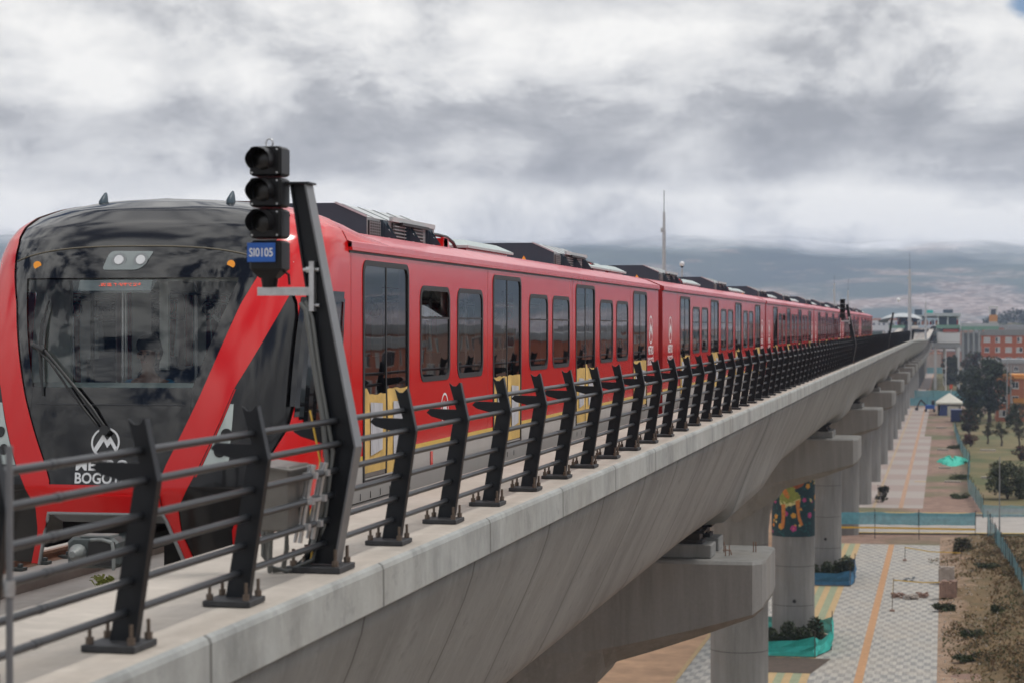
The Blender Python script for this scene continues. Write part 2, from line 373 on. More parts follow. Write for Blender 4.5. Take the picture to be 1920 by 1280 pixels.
# park lawn
lawn = mat('dry_lawn', (.15, .14, .05), .95); q = NB(lawn)
c_ = q.ramp(q.noise(.12, detail=7), [(.35, (.075, .09, .028)), (.55, (.155, .125, .05)), (.7, (.21, .15, .08))]); q.l(c_, q.b.inputs['Base Color']); q.bump(q.noise(3, detail=4), .6, .1)
sheet('lawn', [(3.4, 226), (60, 226), (60, 470), (1.2, 470), (1.6, 372), (2.6, 300)], G+.008, lawn)
sheet('lawn', [(-4, 560), (60, 560), (60, 900), (-4, 900)], G+.008, lawn)
# weedy bank on the right of the plaza
bank = mat('weedy_bank', (.2, .14, .08), .95); q = NB(bank)
c_ = q.ramp(q.noise(1.1, detail=9, rough=.7), [(.3, (.24, .155, .10)), (.5, (.34, .225, .15)), (.72, (.44, .32, .23))])
xg = q.mth('ADD', q.mth('MULTIPLY', q.xyz()[0], .16), q.mth('MULTIPLY', q.noise(.28, detail=7, rough=.7), 1.5))
c_ = q.mix(q.ramp(xg, [(.72, (0,)*3), (1.0, (1,)*3)]), c_, q.ramp(q.noise(.7, detail=8, rough=.75), [(.3, (.085, .08, .03)), (.5, (.155, .10, .045)), (.7, (.22, .14, .06))]))
q.l(c_, q.b.inputs['Base Color']); q.bump(q.noise(3.5, detail=6), .9, .2)
b = MB(); nx, ny = 40, 90; vs = []
def bankz(x, y):
    k = min(1, max(0, (x+.4)/1.5)); f = min(1, max(0, (194-y)/6))
    return G+.02+k*f*(.25+.5*mnoise.noise(Vector((x*.25, y*.08, 1)))+.22*mnoise.noise(Vector((x*.9, y*.5, 4)))+.10*max(0, x))
for j in range(ny+1):
    for i in range(nx+1):
        x = -.4+i*18/nx; y = 60+j*134/ny; vs.append((x, y, bankz(x, y)))
b.add(vs, [(j*(nx+1)+i, j*(nx+1)+i+1, (j+1)*(nx+1)+i+1, (j+1)*(nx+1)+i) for j in range(ny) for i in range(nx)], bank, True)
struct(b.build('earth_bank'))
# grass tufts and rubble on the bank
gt = [mat('dry_grass', (.17, .10, .045), .95, var=.4, vscale=1), mat('green_weed', (.10, .105, .04), .95, var=.3, vscale=1), mat('olive_grass', (.13, .11, .04), .95, var=.3, vscale=1)]
b = MB()
for _ in range(16000):
    x = -.2+13*rnd.random()**.8; y = 100+92*rnd.random()
    dens = mnoise.noise(Vector((x*.35, y*.09, 2)))
    if x < 3 and dens < .1 and rnd.random() < .85: continue
    z = bankz(x, y); s = .035+.075*rnd.random(); m = gt[0] if rnd.random() < .58 else gt[rnd.choice((1, 2, 2))]
    if dens > .35: m = gt[1]
    for k in range(3):
        a = rnd.random()*6.28; dx, dy = math.cos(a)*s, math.sin(a)*s; h = s*(1+rnd.random()*1.4)
        b.add([(x-dx*.5, y-dy*.5, z-.02), (x+dx*.5, y+dy*.5, z-.02), (x+dx*.9+rnd.uniform(-s, s)*.5, y+dy*.9, z+h)], [(0, 1, 2)], m)
struct(b.build('bank_grass'), 'stuff')
b = MB(); rub = mat('rubble_stone', (.42, .36, .30), .9, var=.35, vscale=3)
for _ in range(700):
    x = -.3+5*rnd.random()**1.7; y = 104+84*rnd.random(); s = .03+.07*rnd.random()**2; z = bankz(x, y)
    r1 = [(x+math.cos(k*1.57+s*9)*s, y+math.sin(k*1.57+s*9)*s*1.1, z-.02) for k in range(4)]
    b.loft([r1, [(p[0]*.6+x*.4, p[1]*.6+y*.4, z+s*.8) for p in r1]], rub, caps=True)
struct(b.build('rubble'), 'stuff')
# hills
hm = mat('hazy_hills', (.07, .11, .07), .95); q = NB(hm)
a = q.noise(.003, detail=9, rough=.65); d = q.noise(.05, (1, 1, 2), detail=3, rough=.8); z = q.xyz()[2]
c_ = q.ramp(a, [(.35, (.045, .07, .08)), (.6, (.08, .11, .10))])  # bluish base: part of the distance haze is put into the colour
city = q.ramp(q.mth('SUBTRACT', q.noise(.004, detail=6, loc=(5, 2, 0)), q.mth('MULTIPLY', z, .0018)), [(.42, (0,)*3), (.52, (.9,)*3)])
vor = q.n('ShaderNodeTexVoronoi'); vor.inputs['Scale'].default_value = .13; q.l(q.tc.outputs['Object'], vor.inputs['Vector'])
cs = q.ramp(vor.outputs['Color'], [(.1, (.14, .10, .08)), (.45, (.27, .20, .17)), (.8, (.42, .36, .34))])
c_ = q.mix(city, c_, cs)
q.l(c_, q.b.inputs['Base Color'])
# tops dissolve into the cloud base at a real height
fz = q.mth('ADD', z, q.mth('MULTIPLY', q.mth('SUBTRACT', q.noise(.006, (1, 1, 2), detail=7), .5), 60))
fz = q.mth('SUBTRACT', fz, q.mth('MULTIPLY', q.xyz()[0], -.022))
al = q.ramp(q.mth('DIVIDE', fz, 200), [(.40, (1,)*3), (.60, (0,)*3)], 'EASE')
o_ = [n for n in q.t.nodes if n.type == 'OUTPUT_MATERIAL'][0]; tr = q.n('ShaderNodeBsdfTransparent'); mx = q.n('ShaderNodeMixShader')
q.l(al, mx.inputs[0]); q.l(tr.outputs[0], mx.inputs[1]); q.l(q.b.outputs[0], mx.inputs[2]); q.l(mx.outputs[0], o_.inputs[0])
b = MB(); nx, ny = 150, 60; vs = []
for j in range(ny+1):
    for i in range(nx+1):
        x = -2500+i*3900/nx; y = 1900+j*2300/ny
        t = j/ny; base = 470*max(0, t-.05)**1.0
        rdg = 0; f = 1; am = 1
        for o in range(5):
            rdg += am*(1-abs(mnoise.noise(Vector((x*.0021*f+3, y*.0019*f, .5+o)))*2)); f *= 2; am *= .5
        hgt = base*(.66+.12*rdg/1.5)+8*mnoise.noise(Vector((x*.01, y*.008, 3)))*min(1, t*4)*(1 if x > -9e9 else 1)
        hgt *= 1.0-.25*min(1, max(0, (x+400)/900))
        vs.append((x, y, G-2+max(0, hgt)))
b.add(vs, [(j*(nx+1)+i, j*(nx+1)+i+1, (j+1)*(nx+1)+i+1, (j+1)*(nx+1)+i) for j in range(ny) for i in range(nx)], hm, True)
struct(b.build('hills'))
b = MB(); nx, ny = 20, 80; vs = []
for j in range(ny+1):
    for i in range(nx+1):
        x = 900+i*900/nx; y = -1500+j*4800/ny; t = math.sin(math.pi*min(1, i/nx*1.0)*.5)
        vs.append((x, y, G-1+t*(120+45*mnoise.noise(Vector((x*.002, y*.0018, 7)))+20*mnoise.noise(Vector((x*.008, y*.007, 2))))))
b.add(vs, [(j*(nx+1)+i, j*(nx+1)+i+1, (j+1)*(nx+1)+i+1, (j+1)*(nx+1)+i) for j in range(ny) for i in range(nx)], mat('green_ridge', (.05, .075, .05), .95, var=.4, vscale=.01), True)
struct(b.build('ridge'))
# far-off city: one mass nobody could count
b = MB()
cm = [mat('far_brick', (.36, .16, .09), .9, var=.2, vscale=.05), mat('far_render', (.48, .42, .36), .9, var=.2, vscale=.05), mat('far_tile', (.42, .22, .14), .9), mat('far_grey', (.3, .3, .3), .9), mat('far_tree', (.05, .07, .035), .95)]
for _ in range(2600):
    y = 950+1100*rnd.random(); x = rnd.uniform(-.55*y-60, .10*y+80)
    if abs(x+8) < 26 and y < 1000: continue
    w = rnd.uniform(6, 18); dd = rnd.uniform(6, 18); h = rnd.choice((6, 7, 9, 10, 12, 16)) ; m = rnd.choice(cm)
    b.box(x, x+w, y, y+dd, G, G+h, m)
    b.box(x-.2, x+w+.2, y-.2, y+dd+.2, G+h, G+h+.5, cm[2] if rnd.random() < .5 else cm[3])
for _ in range(700):      # city west of the line, seen through the train and at the left edge
    y = rnd.uniform(120, 950); x = rnd.uniform(-.55*y-90, -60-.05*y)
    w = rnd.uniform(6, 14); h = rnd.choice((6, 8, 9, 12)); b.box(x, x+w, y, y+w, G, G+h, rnd.choice(cm[:4])); b.box(x-.2, x+w+.2, y-.2, y+w+.2, G+h, G+h+.5, cm[2])
for _ in range(150):
    y = rnd.uniform(640, 950); x = rnd.uniform(.030*y+4, .05*y+70)
    w = rnd.uniform(6, 13); h = rnd.choice((6, 8, 9, 11, 13)); b.box(x, x+w, y, y+w, G, G+h, rnd.choice((cm[0], cm[0], cm[1], cm[2], cm[3]))); b.box(x-.2, x+w+.2, y-.2, y+w+.2, G+h, G+h+.5, rnd.choice(cm[1:4])); b.box(x+1, x+2.5, y+1, y+2.5, G+h+.5, G+h+1.8, cm[4] if rnd.random() < .5 else cm[3])
struct(b.build('distant_city'), 'stuff')

# ------------------------------------------------------------------ viaduct
def path(y):
    return slerp([(0, 0), (230, 0), (500, -.25), (800, .5), (1100, 1.0)], y), slerp([(0, 0), (215, 0), (500, -1.2), (760, 1.6), (1100, 1.8)], y)
def bend(v): 
    dx, dz = path(v[1]); return (v[0]+dx, v[1], v[2]+dz)
PIERS = [-6.0, 45.3, 94.0, 128.0, 161.5, 195.0]+[195+33.6*k for k in range(1, 22)]
via = thing('viaduct', (-8.75, 45, G), 'long grey concrete viaduct carrying the track on round piers with hammerhead caps', 'viaduct')
def mir(x): return -17.5-x
def extr(name, poly, m, ys, parent, origin=None, mirror=False, open_=False):
    b = MB(); P = [(mir(x), z) for x, z in poly][::-1] if mirror else poly
    rings = [[bend((x, y, z)) for x, z in P] for y in ys]
    b.loft(rings, m, caps=not open_, closed=not open_)
    o = b.build(name, parent, origin or (0, 1.75+3.25*.5, 0))
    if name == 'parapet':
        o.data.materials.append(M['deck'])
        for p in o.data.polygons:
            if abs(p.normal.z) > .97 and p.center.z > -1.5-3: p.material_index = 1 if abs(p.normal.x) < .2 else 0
    return o
def yrange(a, b, step): 
    n = max(1, int(round((b-a)/step))); return [a+(b-a)*i/n for i in range(n+1)]
JY = 1.75+1.625-3.25*3
YS = yrange(1.75-3.25*6, 240, 3.25*4)+yrange(250, 1000, 15)
# parapet with rounded outer edge, lip underneath
par = [(-4.0, -1.472), (-3.52, -1.474), (-3.485, -1.48), (-3.462, -1.495), (-3.452, -1.52), (-3.45, -1.752), (-3.475, -1.768), (-3.53, -1.775), (-3.56, -1.81), (-4.0, -1.86)]
extr('parapet', par, M['parapet'], YS, via, (0, JY, 0)); 
extr('parapet', par, M['parapet'], YS, via, (0, JY, 0), mirror=True)
wk = [(-4.0, -1.478), (-4.0, -1.84), (-4.55, -2.3), (-4.75, -2.85), (-4.77, -2.85), (-4.77, -1.50), (-4.74, -1.478)]
extr('walkway', wk[::-1], M['deck'], YS, via); extr('walkway', wk[::-1], M['deck'], YS, via, mirror=True)
extr('track_slab', [(-4.75, -2.78), (-12.75, -2.78), (-12.75, -3.0), (-4.75, -3.0)], M['slab'], YS, via)
extr('plinth', [(-5.45, -2.62), (-5.45, -2.79), (-7.8, -2.79), (-7.8, -2.62)][::-1], M['slab'], YS, via)
extr('plinth', [(-9.45, -2.62), (-9.45, -2.79), (-11.9, -2.79), (-11.9, -2.62)][::-1], M['slab'], YS, via)
for x in (-5.9, -7.34, -9.85, -11.29):
    extr('rail', [(x-.036, -2.5), (x+.036, -2.5), (x+.036, -2.53), (x+.01, -2.545), (x+.01, -2.6), (x+.07, -2.617), (x-.07, -2.617), (x-.01, -2.6), (x-.01, -2.545), (x-.036, -2.53)], M['rail'], YS, via)
b = MB()
for i in range(70):
    y = 8+i*.65
    for x in (-9.85, -11.29, -7.34, -5.9):
        b.box(x-.16, x+.16, y, y+.14, -2.618, -2.585, M['coupler']); b.box(x+.09, x+.13, y+.04, y+.1, -2.585, -2.545, M['coupler'])
struct(b.build('rail_fastening', via), 'stuff')
# girder spans: web leaning inwards, deeper by the bearings
def prof(drop):
    d = drop
    p = [(-3.57, -1.80), (-3.595, -1.93), (-3.66, -2.12), (-3.80, -2.45), (-3.97, -2.82), (-4.14, -3.19-.2*d), (-4.29, -3.49-.5*d), (-4.40, -3.64-.8*d), (-4.56, -3.71-d), (-4.95, -3.77-d), (-6.6, -3.80-d)]
    return p
for k in range(len(PIERS)-1):
    y0, y1 = PIERS[k], PIERS[k+1]
    b = MB(); ys = [y0+.06, y0+.5, y0+2, y0+5, y0+8, y0+11, y0+14]+yrange(y0+18, y1-.9, 8)+[y1-.06]
    rings = []
    for y in ys:
        t = y-y0
        d = .40*max(0, min(1, (13.5-t)/5.5)) if k > 0 else 0
        if y > y1-1.2: d = .40*(y-(y1-1.2))/1.2
        pr = prof(d); full = pr+[(mir(x), z) for x, z in pr[::-1]]+[(mir(-4.1), -2.0), (-12.8, -3.05), (-4.7, -3.05), (-4.1, -2.0)]
        rings.append([bend((x, y, z)) for x, z in full])
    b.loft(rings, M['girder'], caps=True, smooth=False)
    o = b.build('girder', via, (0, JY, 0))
    for p in o.data.polygons: p.use_smooth = len(p.vertices) == 4 and p.center.z > -9e9 and abs(p.normal.z) < .98
# piers
def pier(y, full=True):
    dx, dz = path(y); b = MB(); g = M['pier']; r = 1.25; X = lambda x: x+dx
    zt = -4.74+dz
    stat = [(-3.56, 1.15, -5.55), (-3.62, 1.45, -5.68), (-3.80, 1.70, -5.80), (-4.8, 1.72, -6.08), (-5.9, 1.72, -6.36), (-6.6, 1.72, -6.52), (-6.85, 1.72, -6.57), (-7.1, 1.72, -6.62), (-8.75, 1.72, -6.8)]
    zbs = {-3.56: -5.60, -3.62: -5.74, -3.80: -5.90, -4.8: -6.28, -5.9: -6.66, -6.6: -6.88, -6.85: -7.03, -7.1: -7.42, -8.75: -8.4}
    st2 = stat+[(mir(x), h, z) for x, h, z in stat[-2::-1]]
    rings = []
    for x, h, zm in st2:
        xk = x if x in zbs else min(zbs, key=lambda q_: abs(q_-mir(x)))
        zb = zbs[xk]; hb = max(.75, h-.42)
        ring = [(x, -h+.06, zt), (x, -h, zt-.06), (x, -h, zm+dz), (x, -hb, zb+dz), (x, hb, zb+dz), (x, h, zm+dz), (x, h, zt-.06), (x, h-.06, zt)]
        rings.append([(X(a), y+c, d) for a, c, d in ring])
    b.loft(rings, g, caps=True)
    # flared column
    rings = []
    for z, rx in ((-6.6, 2.3), (-7.0, 1.86), (-7.25, 1.66), (-7.6, 1.47), (-8.1, 1.33), (-8.8, 1.26), (-9.6, r), (-14, r), (G-dz-.05, r)):
        rings.append([(X(-8.75+rx*math.cos(a)), y+(min(rx, 1.3))*math.sin(a), z+dz) for a in [2*math.pi*i/40 for i in range(40)]])
    b.loft(rings, g, smooth=True)
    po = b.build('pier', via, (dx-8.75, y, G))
    for x in (-5.3, mir(-5.3)):
        for s in (-1, 1):
            if s > 0 and not full: continue
            c = MB(); yy = y+s*.75
            c.box(X(x-.62), X(x+.62), yy-.45, yy+.45, zt+.002, zt+.28, g, .02); c.build('pedestal', po, (X(x), yy, zt))
            c = MB(); c.box(X(x-.42), X(x+.42), yy-.32, yy+.32, zt+.282, zt+.36, M['plate']); c.box(X(x-.36), X(x+.36), yy-.28, yy+.28, zt+.362, zt+.50+.08, M['black'])
            c.box(X(x-.46), X(x+.46), yy-.36, yy+.36, zt+.50, zt+.55, M['darkmetal'])
            c.build('bearing', po, (X(x), yy, zt+.3))
    if y < 60:
        c = MB()
        for px, py in ((-4.45, 44.7), (-4.38, 44.8), (-4.55, 45.4), (-3.95, 45.6), (-3.9, 45.6)):
            c.tube([(px, py, zt-.02), (px, py, zt+.22)], .012, M['rail'], 6)
        c.tube([(-4.5, 44.7, zt+.12), (-4.35, 44.75, zt+.12), (-4.33, 44.75, zt+.02)], .014, M['rail'], 6)
        c.build('rebar', po, (-4.4, 45, zt))
    return po
pobj = [pier(y, y < 300) for y in PIERS if y > 0 and y < 880]
# drain holes and ring joints
for i, z in ((1, -16.6), (2, -16.0), (3, -15.6)):
    y = PIERS[i+1]; c = MB(); dx = path(y)[0]
    c.tube([(-8.6, y-1.27, z), (-8.6, y-1.0, z)], .11, M['black'], 14)
    c.build('drain_hole', pobj[i], (-8.6, y-1.25, z))
    for zz in (-9.4, -11.7, -14.0, -16.3):
        c = MB(); c.loft([[(-8.75+1.253*math.cos(a), y+1.253*math.sin(a), zz+e) for a in [2*math.pi*k/40 for k in range(40)]] for e in (0, .025)], M['plate'], smooth=True); c.build('ring_joint', pobj[i], (-8.75, y, zz))
# painted mural wrapped round the second visible pier
def murpt(u, z, r=1.262): 
    a = -math.pi/2+u/1.25; return (-8.75+r*math.cos(a), 128+r*math.sin(a), z)
mm = {k: mat('mural_'+k, c, .75, var=.25, vscale=6) for k, c in dict(dark=(.010, .04, .05), leaf=(.012, .085, .09), pink=(.40, .05, .2), yellow=(.58, .30, .05), skin=(.56, .20, .05), skirt=(.24, .27, .06), pale=(.6, .55, .25), book=(.28, .075, .03), hair=(.02, .015, .015), orange=(.7, .24, .03)).items()}
b = MB()
def decal(pts, m, r):
    """polygon on the drum, subdivided by strips in u"""
    us = sorted(p[0] for p in pts); cx = sum(p[0] for p in pts)/len(pts); cz = sum(p[1] for p in pts)/len(pts)
    ring = []
    for (u0, z0), (u1, z1) in zip(pts, pts[1:]+pts[:1]):
        n = max(1, int(abs(u1-u0)/.12))
        for i in range(n): ring.append((u0+(u1-u0)*i/n, z0+(z1-z0)*i/n))
    mid = [((u+cx)/2, (z+cz)/2) for u, z in ring]; n = len(ring)
    vs = [murpt(u, z, r) for u, z in ring]+[murpt(u, z, r) for u, z in mid]+[murpt(cx, cz, r)]
    fs = [(i, (i+1) % n, n+(i+1) % n, n+i) for i in range(n)]+[(n+i, n+(i+1) % n, 2*n) for i in range(n)]
    b.add(vs, fs, m)
us = [-3.9+7.8*i/48 for i in range(49)]
b.loft([[murpt(u, z) for u in us] for z in (-12.25, -8.3)], mm['dark'], closed=False)
mr = random.Random(3)
def flower(u, z, s, m, r, n=5):
    a0 = mr.random()*6
    for k in range(n):
        a = a0+k*2*math.pi/n; cu, cz = u+math.cos(a)*s*.55, z+math.sin(a)*s*.55
        decal([(cu+math.cos(t)*s*.45, cz+math.sin(t)*s*.45) for t in [j*math.pi/3.5 for j in range(7)]], m, r+k*.0006)
    decal([(u+math.cos(t)*s*.2, z+math.sin(t)*s*.2) for t in [j*math.pi/3 for j in range(6)]], mm['orange'], r+.006)
for _ in range(420):
    u, z, a = mr.uniform(-2.6, 2.6), mr.uniform(-12.1, -8.4), mr.random()*6.28; s = mr.uniform(.1, .26)
    decal([(u, z), (u+math.cos(a-.5)*s*.6, z+math.sin(a-.5)*s*.6), (u+math.cos(a)*s, z+math.sin(a)*s), (u+math.cos(a+.5)*s*.6, z+math.sin(a+.5)*s*.6)], mr.choice([mm['leaf'], mm['leaf'], mm['dark']]), 1.264+mr.random()*.003)
for _ in range(60): flower(mr.uniform(-2.4, 2.4), mr.uniform(-12.0, -8.5), mr.uniform(.05, .12), mm[mr.choice(['pink', 'yellow', 'leaf', 'orange', 'pale'])], 1.2695, 4)
for u, z, s, c in ((.85, -8.9, .2, 'pink'), (.75, -10.1, .2, 'pink'), (1.15, -11.0, .26, 'pink'), (-.35, -10.9, .22, 'pink'), (.1, -11.75, .28, 'pink'), (-1.15, -9.8, .16, 'pink'), (-1.05, -11.1, .22, 'yellow'), (-.65, -11.65, .28, 'yellow'), (.1, -11.0, .24, 'yellow'), (1.0, -9.3, .24, 'yellow'), (-1.3, -11.6, .16, 'orange'), (.55, -8.5, .2, 'yellow'), (1.35, -8.7, .14, 'pink'), (-1.7, -10.6, .2, 'pink'), (1.8, -10, .22, 'yellow')):
    flower(u, z, s*.72, mm[c], 1.272)
# seated reader: torso, skirt, arm, book, two legs
decal([(-.62, -8.4), (.2, -8.4), (.25, -9.3), (.05, -9.9), (-.5, -9.9), (-.62, -9.3)], mm['skirt'], 1.282)
decal([(-.75, -9.7), (-.1, -9.55), (.35, -9.65), (.55, -10.05), (.3, -10.25), (-.1, -10.3), (-.5, -10.35), (-.75, -10.2)], mm['skirt'], 1.283)
decal([(-.75, -10.15), (-.1, -10.25), (.45, -10.0), (.5, -10.2), (-.05, -10.45), (-.7, -10.4)], mm['pale'], 1.2845)
decal([(-.7, -8.5), (-.45, -8.5), (-.42, -9.3), (-.1, -9.85), (-.2, -10.05), (-.4, -9.9), (-.72, -9.35)], mm['skin'], 1.286)
decal([(-.62, -10.35), (-.38, -10.35), (-.38, -11.0), (-.42, -11.55), (-.52, -11.8), (-.66, -11.7), (-.6, -11.1)], mm['skin'], 1.286)
decal([(.2, -10.15), (.46, -10.05), (.45, -10.8), (.5, -11.2), (.66, -11.55), (.5, -11.6), (.34, -11.2)], mm['skin'], 1.286)
decal([(-.1, -8.9), (.5, -9.0), (.95, -8.85), (.6, -9.3), (.25, -9.45), (-.15, -9.2)], mm['book'], 1.288)
decal([(-.1, -8.4), (.3, -8.4), (.32, -8.9), (0, -8.95)], mm['skin'], 1.289)
decal([(-.25, -8.4), (-.08, -8.4), (-.1, -9.0), (-.28, -9.0)], mm['hair'], 1.29)
b.build('mural', pobj[2], (-8.75, 128, -10))

# ------------------------------------------------------------------ railing on the near parapet
def post_mesh(mirror=False, detail=True):
    """local: base centre (-3.70, 0, -1.47)"""
    P_, Q_ = M['darkmetal'], M['plate']; X = (lambda x: mir(x)) if mirror else (lambda x: x)
    b = MB()
    web = [(-3.745, -1.435), (-3.625, -1.435), (-3.515, -.70), (-3.575, -.42), (-3.60, -.445), (-3.625, -.445), (-3.655, -.42), (-3.60, -.62), (-3.80, -.615), (-3.83, -.645), (-3.79, -.675), (-3.625, -.72), (-3.63, -.74)]
    pl = [(X(x), z) for x, z in web]
    b.prism(pl, 'y', -.006, .006, P_)
    # outer flange following the kink
    fl = [(-3.625, -1.435), (-3.515, -.70), (-3.575, -.42)]; fo = [(-3.613, -1.437), (-3.503, -.70), (-3.563, -.418)]
    for w in (0,):
        b.loft([[(X(fl[i][0]), -.03, fl[i][1]), (X(fo[i][0]), -.03, fo[i][1]), (X(fo[i][0]), .03, fo[i][1]), (X(fl[i][0]), .03, fl[i][1])] for i in range(3)], P_, caps=True)
    return b
posts_y = [14.2+1.625*k for k in range(-7, 150)]
rl = thing('railing', (-3.70, 20, -1.47), 'dark steel railing of kinked posts and six tubes along the near viaduct parapet', 'railing')
pb = post_mesh(); post0 = pb.build('post', rl, (0, 0, 0)); bp = MB(); bp.box(-3.83, -3.57, -.14, .14, -1.47, -1.438, M['plate'], .004)
WORLD[post0.name] = (0, 0, 0)
plate0 = bp.build('base_plate', post0, (0, 0, 0)); bolts = []
for x in (-3.80, -3.60):
    for y in (-.105, .105):
        c = MB(); c.tube([(x, y, -1.44), (x, y, -1.345)], .0095, M['bolt'], 8); c.tube([(x, y, -1.437), (x, y, -1.405)], .019, M['bolt'], 6, smooth=False)
        bolts.append(c.build('bolt', post0, (0, 0, 0)))
prr = random.Random(77)
def place(c, y):
    t_ = prr.gauss(0, .006); c.location = (3.70+prr.gauss(0, .003), y-20+prr.gauss(0, .004), 1.47); c.rotation_euler = (prr.gauss(0, .0015), 0, t_)
    c.location.x += 3.7*(1-math.cos(t_)); c.location.y -= -3.7*math.sin(t_)
far_b = MB()
jt = random.Random(5)
for k, y in enumerate(posts_y):
    if k == 0:
        place(post0, y); continue
    if abs(y-12.575) < .3: continue            # the signal mast stands in this place
    if k < 100:
        c = post0.copy(); SC.collection.objects.link(c); place(c, y)
        p = plate0.copy(); SC.collection.objects.link(p); p.parent = c
        if k < 22:
            for q_ in bolts: r_ = q_.copy(); SC.collection.objects.link(r_); r_.parent = c
    else:
        for i, f in enumerate(pb.f): pass
        dx, dz = path(y); far_b.add([(a+dx, bb+y, cc+dz) for a, bb, cc in pb.v], pb.f, M['darkmetal'])
        far_b.box(-3.83+dx, -3.57+dx, y-.14, y+.14, -1.47+dz, -1.438+dz, M['plate'])
struct(far_b.build('far_post', rl, (-3.7, 180, -1.47)), 'stuff')
TUBES = [(-3.56, -.565), (-3.535, -.70), (-3.56, -.862), (-3.585, -1.01), (-3.61, -1.16), (-3.635, -1.305)]
TUBES = [(x-.035, z) for x, z in TUBES]
for x, z in TUBES:
    c = MB(); ys = [5.5, 14.2, 30, 60, 120, 215]+yrange(230, 436, 10)
    c.tube([bend((x, y, z)) for y in ys], .0190, M['tube'], 10)
    o = c.build('rail_tube', rl, (x, 20, z))
    for yj in (8.35, 14.34, 20.3, 26.3, 32.3):
        s_ = MB(); s_.tube([(x, yj-.05, z), (x, yj-.005, z)], .0212, M['tube'], 10); s_.tube([(x, yj-.005, z), (x, yj+.012, z)], .0212, M['black'], 10); s_.build('sleeve', o, (x, yj, z))
# far side railing
rl2 = thing('railing', (mir(-3.70), 20, -1.47), 'matching dark railing along the far edge of the viaduct behind the train', 'railing')
pb2 = post_mesh(mirror=True); p0 = pb2.build('post', rl2, (0, 0, 0)); p0.location = (-mir(-3.70), 8-20, 1.47)
for k in range(1, 40):
    c = p0.copy(); SC.collection.objects.link(c); c.location = (-mir(-3.70), 8+1.625*k-20, 1.47)
for x, z in TUBES:
    c = MB(); c.tube([(mir(x), 5, z), (mir(x), 215, z)]+[bend((mir(x), y, z)) for y in (260, 320, 380)], .0165, M['tube'], 6); c.build('rail_tube', rl2, (mir(x), 20, z))

# ------------------------------------------------------------------ train
XC, HW = -6.62, 1.47
train = thing('metro_train', (XC, 16, -2.5), 'glossy red six car metro train with black cab front standing on the viaduct', 'train')
def rrect(y0, y1, z0, z1, r, n=6, bot=None):
    pts = []; rb = r if bot is None else bot
    for cy, cz, a0, rr in ((y1-rb, z0+rb, -90, rb), (y1-r, z1-r, 0, r), (y0+r, z1-r, 90, r), (y0+rb, z0+rb, 180, rb)):
        for i in range(n+1):
            a = R(a0+90*i/n); pts.append((cy+rr*math.cos(a), cz+rr*math.sin(a)))
    return pts
def sidepanel(b, x, sgn, pts, m):
    vs = [(x, y, z) for y, z in pts]; b.add(vs, [tuple(range(len(vs)))[::sgn]], m)
def ringpanel(b, x, outer, inner, m, th=.012, sgn=1):
    n = len(outer); s = th*sgn
    vs = [(x, *p) for p in outer]+[(x+s, *p) for p in outer]+[(x+s, *p) for p in inner]+[(x-2*s, *p) for p in inner]
    fs = []
    for i in range(n):
        j = (i+1) % n; fs += [(i, j, n+j, n+i), (n+i, n+j, 2*n+j, 2*n+i), (2*n+i, 2*n+j, 3*n+j, 3*n+i)]
    b.add(vs, fs, m)
DOORS = [(.45, 2.15), (6.17, 7.87), (11.92, 13.62), (17.68, 19.38)]     # from the wall start at Y = 18.4
WINS = [(2.62, 3.95), (4.3, 5.62), (8.4, 9.72), (10.05, 11.4), (14.1, 15.42), (15.78, 17.1)]
ZT, ZDT, ZWT, ZWB, ZDB = .69, .60, .41, -.555, -1.41
def emblem(b, org, u, v, r, m, fwd):
    """ring and twin-peak mark: org centre, u and v unit axes, fwd normal"""
    org, u, v, f = map(Vector, (org, u, v, fwd)); P = lambda a, c, e=0: tuple(org+u*a*r+v*c*r+f*e)
    n = 40; vs = [P(math.cos(k*2*math.pi/n), math.sin(k*2*math.pi/n)) for k in range(n)]+[P(.87*math.cos(k*2*math.pi/n), .87*math.sin(k*2*math.pi/n)) for k in range(n)]
    b.add(vs, [(i, (i+1) % n, n+(i+1) % n, n+i) for i in range(n)], m)
    T = [(-.8, -.43), (-.2, .57), (.1, .14), (.33, .40), (.86, -.38)]; Bm = [(-.62, -.70), (-.12, .08), (.14, -.36), (.36, -.05), (.72, -.6)]
    vs = [P(*p) for p in T+Bm]; b.add(vs, [(i, i+1, 5+i+1, 5+i) for i in range(4)], m)
def text(b, s, org, u, v, size, m, align='CENTER', bold=0.0, sx=1.0):
    c = bpy.data.curves.new('t', 'FONT'); c.body = s; c.size = size; c.align_x = align; c.offset = bold; c.extrude = 0; c.resolution_u = 3
    o = bpy.data.objects.new('t', c); SC.collection.objects.link(o); bpy.context.view_layer.update()
    me = o.evaluated_get(bpy.context.evaluated_depsgraph_get()).to_mesh()
    org, u, v = Vector(org), Vector(u), Vector(v)
    vs = [tuple(org+u*p.co.x*sx+v*p.co.y) for p in me.vertices]; fs = [tuple(p.vertices) for p in me.polygons]
    b.add(vs, fs, m); bpy.data.objects.remove(o); bpy.data.curves.remove(c)
ROOF = [(1.47, .68), (1.495, .70), (1.495, .745), (1.44, .765), (1.36, .80), (1.24, .85), (1.10, .893), (.9, .925), (.55, .955), (0, .975)]
